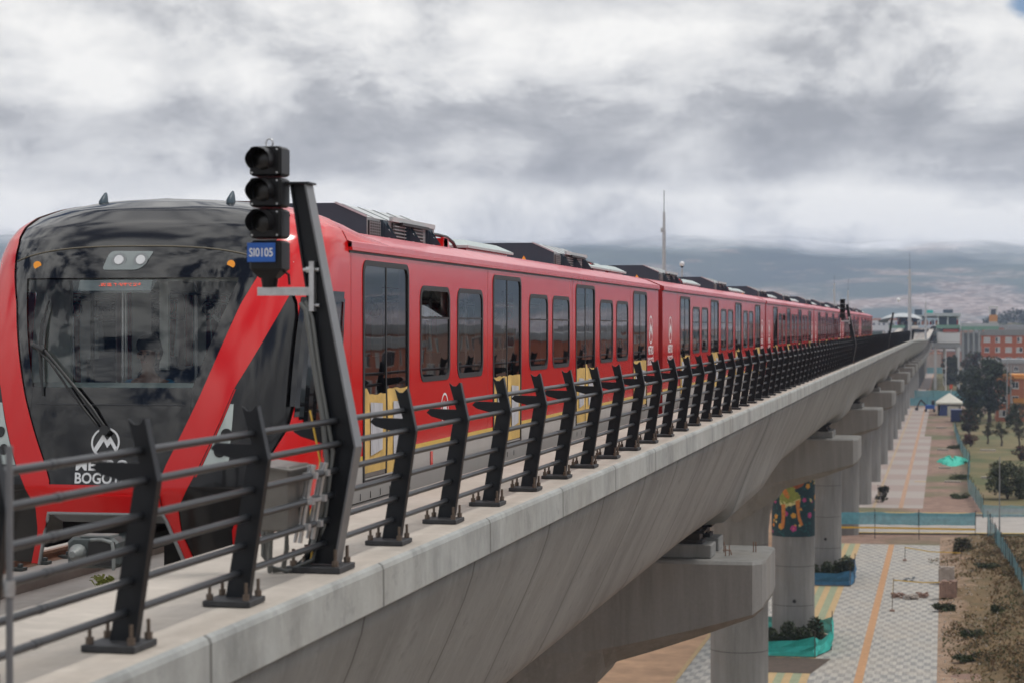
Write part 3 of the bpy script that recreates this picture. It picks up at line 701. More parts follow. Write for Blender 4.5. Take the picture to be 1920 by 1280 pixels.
def make_car(y0, ln, first=False):
    """car body wall from y0 over length ln"""
    b = MB(); yo = y0 if not first else 18.4
    O = (XC, y0, -2.5)
    w0 = y0; w1 = y0+ln
    off = 18.4-15.95                                 # door raster of the cab car
    raster0 = 18.4 if first else y0+2.25-.0
    holes = [(a+raster0, c+raster0, ZDB, ZDT) for a, c in DOORS]+[(a+raster0, c+raster0, ZWB, ZWT) for a, c in WINS]
    inset = .035
    ycuts = sorted({w0 if not first else 18.4, w1, *[h[0]+inset for h in holes], *[h[1]-inset for h in holes]})
    zc = [-1.9, -1.215, -1.165, ZDB+inset, ZWB+inset, ZWT-inset, ZDT-inset, .68]; zc = sorted(zc)
    for sx in (1, -1):
        x = XC+sx*HW
        for ya, yb in zip(ycuts, ycuts[1:]):
            for za, zb in zip(zc, zc[1:]):
                ym, zm = (ya+yb)/2, (za+zb)/2
                if any(h[0]+inset-1e-6 < ym < h[1]-inset+1e-6 and h[2]+inset-1e-6 < zm < h[3]-inset+1e-6 for h in holes): continue
                m = M['red'] if zm > -1.165 else M['yellow'] if zm > -1.215 else M['grey_skirt']
                b.add([(x, ya, za), (x, yb, za), (x, yb, zb), (x, ya, zb)], [(0, 1, 2, 3)[::sx]], m)
                xi = x-sx*.09
                b.add([(xi, ya, za), (xi, yb, za), (xi, yb, zb), (xi, ya, zb)], [(0, 1, 2, 3)[::-sx]], M['interior'])
        # thin panel seams
        for yy in [raster0-.0+.06]+[raster0+d[0]-.28 for d in DOORS[1:]]:
            b.box(x-.004, x+.0015, yy-.004, yy+.004, -1.16, .66, M['darkred']) if sx > 0 else None
        # black sole bar and gutter
        b.box(min(x, x-sx*.1), max(x, x-sx*.1), ycuts[0], w1, -2.0, -1.902, M['black'])
    # roof skin
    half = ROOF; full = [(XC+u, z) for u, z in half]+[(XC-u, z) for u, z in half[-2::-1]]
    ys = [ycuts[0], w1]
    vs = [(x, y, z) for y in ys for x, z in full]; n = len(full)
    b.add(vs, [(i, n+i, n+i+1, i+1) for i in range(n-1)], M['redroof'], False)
    # ends
    end = [(XC+HW, -1.9), (XC+HW, .68)]+[(XC+u, z) for u, z in half[1:-1]]+[(XC, .975)]+[(XC-u, z) for u, z in half[-2:0:-1]]+[(XC-HW, .68), (XC-HW, -1.9)]
    b.add([(x, w1, z) for x, z in end], [tuple(range(len(end)))[::-1]], M['darkred'])
    if not first: b.add([(x, w0, z) for x, z in end], [tuple(range(len(end)))], M['darkred'])
    body = b.build('train_car', train, O)
    # interior: floor, ceiling, seats
    c = MB(); ya = w0+.1 if not first else 18.45
    c.box(XC-1.36, XC+1.36, ya, w1-.1, -1.45, -1.41, M['floor_in']); c.box(XC-1.36, XC+1.36, ya, w1-.1, .60, .64, M['interior'])
    c.build('cabin_floor', body, (XC, y0, -1.4))
    c = MB()
    for i in range(4):
        a0 = raster0+DOORS[i][1]+.15; a1 = raster0+DOORS[i+1][0]-.15 if i < 3 else w1-.3
        for sx in (1, -1):
            xx = XC+sx*1.15
            c.box(min(xx, xx-sx*.38), max(xx, xx-sx*.38), a0, a1, -1.0, -.94, M['seat']); c.box(min(xx+sx*.16, xx+sx*.2), max(xx+sx*.16, xx+sx*.2), a0, a1, -.94, -.42, M['seat'])
            c.box(min(xx+sx*.1, xx-sx*.3), max(xx+sx*.1, xx-sx*.3), a0+.05, a0+.09, -1.4, -.94, M['seat']); c.box(min(xx+sx*.1, xx-sx*.3), max(xx+sx*.1, xx-sx*.3), a1-.09, a1-.05, -1.4, -.94, M['seat'])
    c.build('bench_seat', body, (XC, y0, -1))
    c = MB()
    for i in range(4):
        for e in (DOORS[i][0]-.1, DOORS[i][1]+.1):
            for sx in (.75, -.75): c.tube([(XC+sx, raster0+e, -1.4), (XC+sx, raster0+e, .6)], .018, M['steel'], 8)
    for sx in (.55, -.55):
        c.tube([(XC+sx, ya+.3, .32), (XC+sx, w1-.3, .32)], .016, M['steel'], 8)
        for k in range(18):
            yy = ya+.9+k*(w1-ya-1.5)/18
            ring = [(XC+sx+.055*math.sin(a), yy, .18+.07*math.cos(a)) for a in [2*math.pi*j/12 for j in range(13)]]; c.tube(ring, .008, M['black'], 5, caps=False)
            c.tube([(XC+sx, yy, .25), (XC+sx, yy, .32)], .008, M['black'], 5)
    c.build('grab_pole', body, (XC, y0, 0))
    rr_ = random.Random(3)
    for sx in (1, -1):
        x = XC+sx*HW
        for i, (a, d) in enumerate(DOORS):
            a += raster0; d += raster0; c = MB()
            out = rrect(a, d, ZDB-.02, ZDT, .12, bot=.03); inn = rrect(a+.05, d-.05, ZDB+.02, ZDT-.05, .09, bot=.02)
            ringpanel(c, x, out, inn, M['black'], .008, sx)
            ym = (a+d)/2; xg = x-sx*.006
            c.add([(xg, a+.04, ZDB), (xg, d-.04, ZDB), (xg, d-.04, ZDT-.04), (xg, a+.04, ZDT-.04)], [(0, 1, 2, 3)[::sx]], M['winglass'])
            c.box(min(x-sx*.02, x-sx*.001), max(x-sx*.02, x-sx*.001), ym-.016, ym+.016, ZDB, ZDT-.05, M['black'])
            c.box(min(x-sx*.03, x-sx*.012), max(x-sx*.03, x-sx*.012), a+.04, d-.04, ZDB, -.78, M['black'])
            for e0, e1 in ((a+.05, ym-.03), (ym+.03, d-.05)):       # taped-on protective paper
                xp = x-sx*.004; n = 8; tt = rr_.uniform(-.03, .02); top = [-.60+tt+rr_.uniform(-.008, .008)+(.06 if k <= 1 and tt < 0 else 0) for k in range(n+1)]; bo = -1.36+rr_.uniform(-.06, .03)
                vs = [(xp+sx*rr_.uniform(0, .006), e0+(e1-e0)*k/n, top[k]) for k in range(n+1)]+[(xp+sx*rr_.uniform(0, .01), e0+(e1-e0)*k/n, -.95) for k in range(n+1)]+[(xp, e0+(e1-e0)*k/n, bo) for k in range(n+1)]
                fs = [(k+r*(n+1), k+1+r*(n+1), k+1+(r+1)*(n+1), k+(r+1)*(n+1))[::sx] for r in (0, 1) for k in range(n)]
                c.add(vs, fs, M['paper'])
                xs = x+sx*.010; f0 = e0+(e1-e0)*.26; f1 = e0+(e1-e0)*.80; t0 = -.74+rr_.uniform(-.04, .04); b0 = -1.2+rr_.uniform(-.05, .05)
                c.add([(xs, f0, b0), (xs, f1, b0+.04), (xs, f1+.01, t0), (xs, f0-.01, t0+.02)], [(0, 1, 2, 3)[::sx]], M['sheet'])
            c.build('door', body, (x, ym, -.4))
        for i, (a, d) in enumerate(WINS):
            a += raster0; d += raster0; c = MB()
            ringpanel(c, x, rrect(a, d, ZWB, ZWT, .15), rrect(a+.05, d-.05, ZWB+.05, ZWT-.05, .11), M['black'], .006, sx)
            xg = x-sx*.004; zs = .09
            op = first and ((sx > 0 and i == 0) or (sx < 0 and i in (3, 4)))
            c.add([(xg, a+.04, ZWB+.04), (xg, d-.04, ZWB+.04), (xg, d-.04, zs if op else ZWT-.04), (xg, a+.04, zs if op else ZWT-.04)], [(0, 1, 2, 3)[::sx]], M['winglass'])
            c.box(min(xg-.01, xg+.008), max(xg-.01, xg+.008), a+.05, d-.05, ZWT-.19 if 0 else .075, .095, M['black'])
            if op:
                g = Vector((0, 0, 0)); 
                c.add([(x-sx*.02, a+.05, .10), (x-sx*.02, d-.05, .10), (x-sx*.16, d-.05, .36), (x-sx*.16, a+.05, .36)], [(0, 1, 2, 3)], M['winglass'])
            c.build('window', body, (x, (a+d)/2, 0))
    # marks on the side
    c = MB(); xs = XC+HW+.003; Yv, Zv = (0, 1, 0), (0, 0, 1)
    spots = [w1-1.05] if first else [w0+1.15, w1-1.05]
    for yy in spots:
        c = MB(); emblem(c, (xs, yy, -.06), Yv, Zv, .25, M['white'], (1, 0, 0))
        text(c, 'METRO', (xs, yy, -.49), Yv, Zv, .21, M['white'], bold=.006); text(c, 'BOGOTÁ', (xs, yy, -.68), Yv, Zv, .19, M['white'], bold=.004); c.build('emblem', body, (xs, yy, 0))
    for yy in (raster0+3.75, raster0+16.1):
        c = MB(); emblem(c, (xs, yy-.05, -.86), Yv, Zv, .17, M['white'], (1, 0, 0)); c.build('round_emblem', body, (xs, yy, -.86))
    c = MB(); yy = raster0+3.05; c.box(xs, xs+.004, yy, yy+.1, -1.42, -1.27, M['red'])
    c.build('red_label', body, (xs, yy, -1.3))
    c = MB()
    for i, yy in enumerate([raster0+k for k in (.0, .35, .7, 1.05, 1.4, 6.2, 6.6, 7.0, 7.4, 12, 12.4, 12.8)]): c.box(xs, xs+.003, yy, yy+.012, -1.56, -1.50, M['black'])
    c.box(xs, xs+.003, raster0-.1, raster0+2.2, -1.58, -1.572, M['black'])
    c.build('step_mark', body, (xs, raster0, -1.5))
    # drain gutter line shadow gap
    c = MB(); c.box(xs-.02, xs+.028, ycuts[0], w1, .672, .70, M['red']); c.box(xs-.02, xs+.004, ycuts[0], w1, .650, .668, M['black']); c.build('gutter', body, (xs, w0, .68))
    # roof equipment
    for yu in ((21.2, 31.9) if first else (y0+4.1, y0+14.8)):
        make_unit(body, yu)
    hs = ((25.7, 28.5), (34.9, 37.0), (37.1, 39.0)) if first else ((y0+8.6, y0+11.2), (y0+18.6, y0+20.6), (y0+20.8, y0+22.8))
    for a, d in hs: make_hatch(body, a, d)
    return body
def make_unit(par, y):
    # polygon section: near side x = XC + .87
    S = [(-.87, .90), (-.87, 1.11), (-.54, 1.254), (.54, 1.254), (.87, 1.11), (.87, .90)]; ln = 2.95
    b = MB(); b.add([(XC+u, y, z) for u, z in S], [tuple(range(6))[::1]], M['hvac']); b.add([(XC+u, y+ln, z) for u, z in S], [tuple(range(6))[::-1]], M['hvac'])
    for i, m in ((0, 'hvac_side'), (1, 'hvac_top'), (2, 'hvac'), (3, 'hvac_top'), (4, 'hvac_side')):
        (u0, z0), (u1, z1) = S[i], S[i+1]; b.add([(XC+u0, y, z0), (XC+u1, y, z1), (XC+u1, y+ln, z1), (XC+u0, y+ln, z0)], [(0, 1, 2, 3)], M[m])
    # trim along the sloped edge, seams and lifting rail
    for a, c in ((( .87, 1.115), (.54, 1.26)),): b.bar((XC+a[0], y-.004, a[1]), (XC+c[0], y-.004, c[1]), .02, .02, M['galv'])
    for k in range(5): b.bar((XC+.872, y+.25+k*.6, 1.113), (XC+.545, y+.25+k*.6, 1.257), .03, .006, M['hvac_side'])
    b.bar((XC+.89, y+.9, 1.13), (XC+.89, y+ln-.1, 1.13), .035, .05, M['hvac_top']); b.bar((XC+.93, y+1.2, 1.09), (XC+.93, y+2.4, 1.09), .03, .03, M['black'])
    o = b.build('air_conditioner', par, (XC, y, .9))
    x = XC+.872
    b = MB()
    b.box(x, x+.012, y+.05, y+.48, .93, 1.08, M['black'])
    for k in range(5): b.box(x+.012, x+.02, y+.05, y+.48, .945+k*.028, .952+k*.028, M['hvac_side'])
    for k in range(6): b.box(x+.012, x+.02, y+.05+k*.083, y+.062+k*.083, .93, 1.08, M['hvac_side'])
    for a, c in ((1.0, 1.5), (1.85, 2.35)):
        b.box(x, x+.012, y+a, y+c, .92, 1.09, M['black'])
        for k in range(4): b.box(x+.012, x+.035, y+a, y+c, .945+k*.036, .957+k*.036, M['hvac_side'])
    for a in (.55, 1.6, 2.55):      # triangular gussets with a lifting eye
        for e in (0, .14): b.add([(x+.02, y+a+e, .92), (x+.02, y+a+e, 1.10), (x+.14, y+a+e, .92), ], [(0, 1, 2)], M['hvac'])
        b.box(x, x+.03, y+a-.02, y+a+.2, .9, 1.10, M['hvac']); ring = [(x+.06, y+a+.09+.045*math.cos(t), .955+.045*math.sin(t)) for t in [2*math.pi*j/14 for j in range(15)]]
        b.tube(ring, .012, M['galv'], 6, caps=False)
    for k in range(6): b.box(x+.02, x+.16, y+.3+k*.48, y+.44+k*.48, .86, .895, M['red'])
    b.build('grille', par, (x, y, 1))
    # warning triangle on the end face, hose and red bracket
    b = MB(); b.add([(XC+.36, y-.003, .975), (XC+.46, y-.003, .975), (XC+.41, y-.003, 1.06)], [(0, 1, 2)], M['amber'])
    b.build('warning_sticker', par, (XC+.4, y, 1))
    b = MB(); p0 = (XC+.8, y+2.95, 1.06)
    b.tube([p0, (XC+.83, y+3.3, 1.06), (XC+.84, y+3.7, 1.05), (XC+.85, y+4.0, 1.0), (XC+.86, y+4.2, .90), (XC+.86, y+4.25, .84)], .022, M['cable'], 8); b.build('hose', par, p0)
    b = MB(); b.prism([(y+3.35, .86), (y+3.75, .86), (y+3.62, 1.03), (y+3.42, 1.04)], 'x', XC+.84, XC+.88, M['red']); b.box(XC+.66, XC+.88, y+3.40, y+3.6, .9, 1.03, M['red'])
    b.build('hose_bracket', par, (XC+.8, y+3.5, .9))
def make_hatch(par, a, d):
    b = MB(); mid = a+(d-a)*.62
    b.box(XC+.25, XC+.87, a+.15, d-.15, .88, .985, M['red'])
    r0 = [(XC+.12, a, 1.0), (XC+.93, a, .985), (XC+.93, d, .985), (XC+.12, d, 1.0)]; r1 = [(XC+.3, a+.3, 1.085), (XC+.80, a+.3, 1.065), (XC+.80, d-.5, 1.065), (XC+.3, d-.5, 1.085)]
    b.loft([[(x, y, z-.03) for x, y, z in r0], r0, r1], M['hatch'], caps=True)
    b.build('roof_hatch', par, (XC, a, 1))
# --- the nose: one surface P(s, z), cut into strips along the photo's panel lines
YC = [(-2, 16.55), (-1.3, 16.35), (-.92, 16.4), (-.45, 16.5), (0, 16.66), (.5, 16.92), (.7, 17.06), (.85, 17.2), (1.0, 17.4), (1.08, 17.6), (1.11, 17.8)]
WT = [(-2, 1.47), (.6, 1.47), (.75, 1.45), (.85, 1.4), (.94, 1.28), (1.02, 1.05), (1.08, .72), (1.105, .36), (1.11, 0.0)]
def sm(tab, v):
    h = max(0, min(.42, (1.02-v)*.55)) if v > -1.0 else max(.02, .42-(-1.0-v)*1.2)
    return sum(lerp(tab, v+h*(i/6-1)) *(1-abs(i/6-1)) for i in range(1, 12))/6.0
NEX, D0 = 2.9, 1.1
def P(s, z, off=0.0):
    """s: 0 centre, +-pi/2 end of curve, beyond: flat side; near side positive"""
    w = lerp(WT, z); yc = sm(YC, z); sg = 1 if s >= 0 else -1; a = min(abs(s), math.pi/2)
    k = max(0, (z-.6)/.51)**2; D = D0*(1-k)+(18.4-yc)*k
    d = w*math.sin(a)**(2/NEX) if a > 0 else 0; y = yc+D*(1-max(0, math.cos(a))**(2/NEX))
    if abs(s) > math.pi/2: y += (18.4-y)*(abs(s)-math.pi/2)
    x = XC+sg*d
    if off:
        e = 1e-3; q0 = Vector(P(s, z)); sa = s+e*sg if abs(s) < 1.55 else s-e*sg
        t1 = Vector(P(sa, z))-q0; t1 *= (1 if abs(s) < 1.55 else -1); t2 = Vector(P(s, z+e))-q0; nn = t1.cross(t2)*sg
        if nn.length > 1e-12: nn.normalize(); 
        return tuple(q0+nn*off)
    return (x, y, z)
A_ = [(-.5, .335), (-.48, .338), (.40, .54), (.5, .56)]
B_ = [(-1.95, .26), (-1.49, .20), (-1.24, .19), (-1.10, .222), (-.56, .385), (.18, .585), (.426, .685), (.70, .775), (.85, .88), (.96, 1.04), (1.05, 1.2), (1.11, 1.45)]
C_ = [(-1.95, .36), (-1.66, .285), (-1.45, .28), (-1.23, .365), (-1.15, .395), (-.74, .535), (-.5, .61), (.23, .976), (.36, 1.05)]
Dd = [(-1.95, .60), (-1.62, .61), (-.984, .995), (-.817, 1.13), (-.6, 1.2), (0, 1.15), (.2, 1.087), (.30, 1.01)]
LG = [(-1.95, .30), (-1.49, .20)]
def stripm(b, fa, fb, z0, z1, m, sgn=1, nz=40, ns=10, off=0.0, cols=None):
    zs = [z0+(z1-z0)*i/nz for i in range(nz+1)]; vs = []
    for z in zs:
        a, c = fa(z), fb(z)
        for j in range(ns+1): vs.append(P(sgn*(a+(c-a)*j/ns), z, off))
    n = ns+1; fs = [(i*n+j, i*n+j+1, (i+1)*n+j+1, (i+1)*n+j) for i in range(nz) for j in range(ns)]
    if sgn < 0: fs = [f[::-1] for f in fs]
    b.add(vs, fs, m, True)
fA = lambda z: lerp(A_, z); fB = lambda z: lerp(B_, z); fC = lambda z: lerp(C_, z); fD = lambda z: lerp(Dd, z); F0 = lambda z: 0.0; F1 = lambda z: math.pi/2; F2 = lambda z: math.pi/2+1
first = make_car(15.95, 23.4, True)
NO = (XC, 17, -1)
# mask: around the windshield
b = MB()
for sg in (1, -1):
    stripm(b, F0, fA, -1.27, -.49, M['maskblk'], sg, 14, 8); stripm(b, fA, fB, -1.24, -.49, M['maskblk'], sg, 14, 4) if False else None
    stripm(b, lambda z: min(fA(max(z, -.49)), fB(z)), fB, -1.27, -.49, M['maskblk'], sg, 14, 4)
    stripm(b, fA, fB, -.49, .40, M['maskblk'], sg, 24, 4)
    stripm(b, F0, fB, .40, .66, M['maskblk'], sg, 10, 14)
    stripm(b, F0, fB, .66, 1.1095, M['roofblk'], sg, 26, 22)
cab = b.build('cab_front', train, NO)
b = MB()
for sg in (1, -1): stripm(b, F0, fA, -.49, .40, M['windshield'], sg, 24, 12, -.012)
b.build('windshield', cab, NO)
seamm = mat('tan_sealant', (.16, .14, .10), .6)
for sg in (1, -1):
    b = MB(); b.tube([P(sg*.70*k/16, .667-.115*(k/16)**2, .002) for k in range(17)], .006, seamm, 5); b.build('seam', cab, NO)
    b = MB(); b.tube([P(sg*.30*k/10, -.63, .001) for k in range(11)], .004, M['tube'], 5); b.build('panel_line', cab, NO)
# red frame: diagonal pillars, cheeks, roof shoulders, one per side, and the black recess behind each
for sg in (1, -1):
    b = MB()
    stripm(b, fB, lambda z: max(fC(z), fB(z)+.01), -1.49, .27, M['red'], sg, 50, 8, .012)
    stripm(b, lambda z: lerp(LG, z), fC, -1.93, -1.49, M['red'], sg, 10, 5, .012)
    stripm(b, fB, F1, .27, 1.1095, M['red'], sg, 34, 18, .012)
    zs = [-1.9+2.15*i/40 for i in range(41)]; vs = [P(sg*fC(z), z, .012) for z in zs]+[P(sg*fC(z), z, -.06) for z in zs]
    b.add(vs, [(i, i+1, 41+i+1, 41+i) for i in range(40)], M['red'], True)
    b.build('red_pillar', cab, (XC+sg, 16.8, 0))
    b = MB(); stripm(b, lambda z: max(fD(z), .1), F1, -1.93, .27, M['red'], sg, 60, 12, .008); b.build('red_cheek', cab, (XC+sg*1.3, 16.9, -1))
    b = MB(); stripm(b, fC, lambda z: max(fD(z), fC(z)+.005)+.01, -1.93, .28, M['recess'], sg, 50, 12, -.012); b.build('side_recess', cab, (XC+sg, 16.7, -1))
# head lamps in the recess
for sg in (1, -1):
    o = MB(); fl = lambda z: fC(z)+.02; 
    stripm(o, fl, lambda z: min(fC(z)+.045+.14*max(0, min(1, (-.62-z)/.45)), fD(z)-.02), -1.12, -.62, M['lampglass'], sg, 16, 6, -.004)
    hl = o.build('headlight', cab, NO)
    for z, ds in ((-.86, .085), (-1.0, .09)):
        o = MB(); s = sg*(fC(z)+ds); p = Vector(P(s, z, -.008)); q_ = Vector(P(s, z, .0)); d = (q_-p).normalized()
        o.tube([tuple(p-d*.01), tuple(p+d*.012)], .045, M['lens'], 18); o.build('lens', cab, tuple(p))
    o = MB(); stripm(o, lambda z: fC(z)+.005, lambda z: fC(z)+.016, -1.2, -.5, M['red'], sg, 16, 2, -.006); o.build('trim_line', cab, NO)
# bumper, grey opening edge
b = MB()
for sg in (1, -1):
    stripm(b, F0, lambda z: fB(z), -1.345, -1.27, M['red'], sg, 8, 10, .012)
    stripm(b, F0, lambda z: fB(z), -1.49, -1.345, M['red'], sg, 8, 10, .035)
    zs = [F for F in (0,)]; vs = [P(sg*lerp(B_, -1.345)*j/10, -1.345, .012) for j in range(11)]+[P(sg*lerp(B_, -1.345)*j/10, -1.345, .035) for j in range(11)]
    b.add(vs, [(j, j+1, 11+j+1, 11+j) for j in range(10)], M['red'], True)
b.build('bumper', cab, NO)
b = MB()
for sg in (1, -1):
    ed = [P(sg*.2*j/8, -1.495, .03) for j in range(9)]+[P(sg*lerp(LG, z), z, .02) for z in (-1.55, -1.65, -1.75, -1.85, -1.93)]
    b.tube(ed, .016, M['hvac_side'], 6); 
    vs = [P(sg*.2*j/8, -1.50, .02) for j in range(9)]+[P(sg*.18*j/8, -1.62, -.12) for j in range(9)]; b.add(vs, [(j, j+1, 9+j+1, 9+j) for j in range(8)], M['hvac_side'])
b.build('opening_edge', cab, NO)
b = MB(); b.box(XC-.75, XC+.85, 17.3, 17.4, -1.75, -1.45, M['black']); b.box(XC-.70, XC+1.25, 19.6, 38.8, -2.3, -1.6, M["black"])
b.build('underframe', cab, (XC, 17.2, -2))
# coupler
b = MB(); cx, cy, cz = -6.47, 15.75, -1.75
b.loft([[(cx+u*w, cy+dy, cz+v*h) for u, v in ((-1, -.7), (-.8, -1), (.8, -1), (1, -.7), (1, .7), (.8, 1), (-.8, 1), (-1, .7))] for dy, w, h in ((0, .19, .10), (.03, .21, .12), (.16, .21, .12), (.22, .14, .09), (.5, .10, .08), (1.5, .10, .08))], M['coupler'], caps=True)
b.box(cx-.02, cx+.19, cy-.03, cy+.0, cz-.09, cz+.09, M['black'])
b.tube([(cx+.19, cy-.06, cz+.09), (cx+.21, cy-.08, cz), (cx+.20, cy-.06, cz-.12)], .014, M['cone'], 6); b.tube([(cx-.0, cy-.02, cz+.105), (cx+.1, cy-.05, cz+.112), (cx+.19, cy-.06, cz+.09)], .014, M['cone'], 6)
b.box(cx-.1, cx+.14, cy+.02, cy+.2, cz+.121, cz+.135, M['cone'])
cpl = b.build('coupler', cab, (cx, cy, cz))
b = MB(); b.tube([(cx-.11, cy+.0, cz), (cx-.11, cy-.03, cz), (cx-.11, cy-.10, cz), (cx-.11, cy-.13, cz)], [.07, .07, .04, .025], M['cone'], 20); b.build('coupler_cone', cab, (cx-.1, cy, cz))
# flat cab side between the nose and the saloon, open where the side window is
WS0, WS1, WZ0, WZ1 = math.pi/2+.03, math.pi/2+.60, -.56, .24
K = lambda v: (lambda z: v)
for sg in (1, -1):
    b = MB()
    stripm(b, F1, F2, -1.93, WZ0, M['red'], sg, 24, 6, .006); stripm(b, F1, F2, WZ1, 1.1095, M['red'], sg, 30, 6, .006)
    stripm(b, K(WS1), F2, WZ0, WZ1, M['red'], sg, 4, 3, .006); stripm(b, F1, K(WS0), WZ0, WZ1, M['red'], sg, 4, 1, .006)
    b.build('cab_side', cab, (XC+sg*HW, 17.9, -.5))
    b = MB()         # black surround lying on the skin, with a cut lower front corner
    lowz = lambda s: -.98 if s > math.pi/2+.25 else -.70-.28*max(0, (s-1.12)/(math.pi/2+.25-1.12))
    cols = [1.12+(math.pi/2+.66-1.12)*i/18 for i in range(19)]
    for c0, c1 in zip(cols, cols[1:]):
        zb_ = (lowz(c0)+lowz(c1))/2; e0 = max(0, .06-(c0-cols[0]))+max(0, .06-(cols[-1]-c1)); zt_ = .30-e0
        inside = c0 >= WS0-.03 and c1 <= WS1+.03
        def pc(za, zb2):
            n = 6; vs = [P(sg*c_, za+(zb2-za)*k/n, .013) for k in range(n+1) for c_ in (c0, c1)]
            f = [(2*k, 2*k+1, 2*k+3, 2*k+2) for k in range(n)]; b.add(vs, f if sg > 0 else [q_[::-1] for q_ in f], M['maskblk'], True)
        if inside: pc(zb_+e0, WZ0+.03); pc(WZ1-.03, zt_)
        else: pc(zb_+e0, zt_)
    stripm(b, K(WS0-.02), K(WS1+.02), WZ0, WZ1, M['winglass'], sg, 4, 3, .002)
    b.build('cab_side_window', cab, (XC+sg*HW, 17.7, -.2))
    b = MB(); vs = []; n = 16; zs = [.735+.375*(i/n)**.8 for i in range(n+1)]; m_ = 10; rp = [(1.495, .735)]+ROOF[3:]
    for j in range(m_+1):
        t = j/m_; k = t**1.5
        for i, z in enumerate(zs):
            w = lerp(WT, z)+.012; zr = .735+.24*(i/n)**.8; wr = lerp(sorted((zz, u) for u, zz in rp), zr)
            y = 18.39+1.5*t*(1-.45*(i/n)); vs.append((XC+sg*(w*(1-k)+(wr+.004)*k), y, z*(1-k)+(zr+.004)*k))
    fs = [(j*(n+1)+i, (j+1)*(n+1)+i, (j+1)*(n+1)+i+1, j*(n+1)+i+1) for j in range(m_) for i in range(n)]
    b.add(vs, [f if sg > 0 else f[::-1] for f in fs], M['red'], True)
    b.build('roof_fairing', cab, (XC+sg*1.2, 18.4, 1))
    b = MB(); x = XC+sg*(HW+.010)      # yellow edge and grey wedge below the cab side
    b.add([(x, 16.98, -1.62), (x, 17.75, -1.19), (x, 18.40, -1.165), (x, 18.40, -1.215), (x, 17.78, -1.245), (x, 17.06, -1.66)], [(0, 1, 4, 5)[::-sg], (1, 2, 3, 4)[::-sg]], M['yellow'])
    b.add([(x-.001*sg, 17.06, -1.66), (x-.001*sg, 17.78, -1.245), (x-.001*sg, 18.40, -1.215), (x-.001*sg, 18.40, -1.92), (x-.001*sg, 17.06, -1.92)], [(0, 1, 2, 3, 4)[::-sg]], M['grey_skirt'])
    b.build('skirt_panel', cab, (XC+sg*HW, 17.5, -1.4))
# handrail mark and small louvre on the cab side
b = MB(); x = XC+HW+.016
for k in range(5): b.box(x-.004, x, 17.45+k*.09, 17.455+k*.09, -1.10, -.97, M['black'])
b.build('louvre', cab, (x, 17.6, -1))
# lamp cluster and marker lights behind the top of the screen
def onface(b, pts, m, off): b.add([P((s), z, off) for s, z in pts], [tuple(range(len(pts)))], m)
def s_at(dx, z):    # lateral offset from centre -> s
    w = lerp(WT, z); return math.copysign(math.asin(min(1, (abs(dx)/w)**(NEX/2))), dx)
def fpts(lst): return [(s_at(dx, z), z) for dx, z in lst]
def patch(b, x0, x1, z0, z1, m, off, nx=8, nz=3, x0b=None, x1b=None):
    vs = []
    for j in range(nz+1):
        t = j/nz; z = z0+(z1-z0)*t; a = x0+( (x0b if x0b is not None else x0)-x0)*(1-t); c = x1+((x1b if x1b is not None else x1)-x1)*(1-t)
        for i in range(nx+1): vs.append(P(s_at(a+(c-a)*i/nx+1e-5, z), z, off))
    b.add(vs, [(j*(nx+1)+i, j*(nx+1)+i+1, (j+1)*(nx+1)+i+1, (j+1)*(nx+1)+i) for j in range(nz) for i in range(nx)], m, True)
clm = mat('dark_lamp_glass', (.17, .20, .20), .1, spec=.7)
def fanp(b, pts, m, off):
    cx = sum(p[0] for p in pts)/len(pts); cz = sum(p[1] for p in pts)/len(pts); n = len(pts)
    vs = [P(s_at(x+1e-5, z), z, off) for x, z in pts]+[P(s_at((x+cx)/2+1e-5, (z+cz)/2), (z+cz)/2, off) for x, z in pts]+[P(s_at(cx, cz), cz, off)]
    b.add(vs, [(i, (i+1) % n, n+(i+1) % n, n+i) for i in range(n)]+[(n+i, n+(i+1) % n, 2*n) for i in range(n)], m)
cor = [(-.235, .465, .035), (.115, .465, .075), (.185, .62, .02), (-.20, .625, .05)]; pts = []
for i, (x, z, r) in enumerate(cor):
    (xa, za, _), (xb, zb, _) = cor[i-1], cor[(i+1) % 4]
    u = Vector((xa-x, za-z)).normalized(); w_ = Vector((xb-x, zb-z)).normalized(); p0 = Vector((x, z))+u*r; p1 = Vector((x, z))+w_*r
    for k in range(6): t = k/5; pts.append(tuple((1-t)**2*p0+2*t*(1-t)*Vector((x, z))+t*t*p1))
b = MB(); fanp(b, pts, clm, .004); b.build('headlight_cluster', cab, P(.01, .55))
for dx in (-.10, .09):
    o = MB(); p = Vector(P(s_at(dx, .545), .545, .006)); o.tube([tuple(p), tuple(p+Vector((0, -.006, .002)))], .060, M['hvac_side'], 20); o.tube([tuple(p+Vector((0, -.006, .002))), tuple(p+Vector((0, -.012, .004)))], .040, M['white'], 20); o.build('lamp', cab, tuple(p))
for dx in (-.85, .85):
    o = MB(); p = Vector(P(s_at(dx, .51), .51, .003)); o.tube([tuple(p), tuple(p+Vector((.0, -.008, 0)))], .034, M['amber'], 14); o.build('marker_light', cab, tuple(p))
o = MB(); patch(o, -.50, .26, .285, .40, M['maskblk'], -.02, x0b=-.46, x1b=.22); patch(o, -.42, .22, .30, .39, M['hvac_side'], -.016); o.build('display_housing', cab, P(0.01, .35))
o = MB()       # unreadable dot matrix line
rr = random.Random(2); c0 = 0
for i in range(46):
    if i in (7, 8, 19, 20, 31, 36, 37, 42): continue
    for j in range(3):
        if rr.random() < .62:
            dx = -.23+i*.0078; z = .358-j*.009; p = P(s_at(dx, z), z, -.010); o.box(p[0]-.003, p[0]+.003, p[1]-.004, p[1]-.002, p[2]-.003, p[2]+.003, M['led'])
o.build('destination_display', cab, P(0.01, .36))
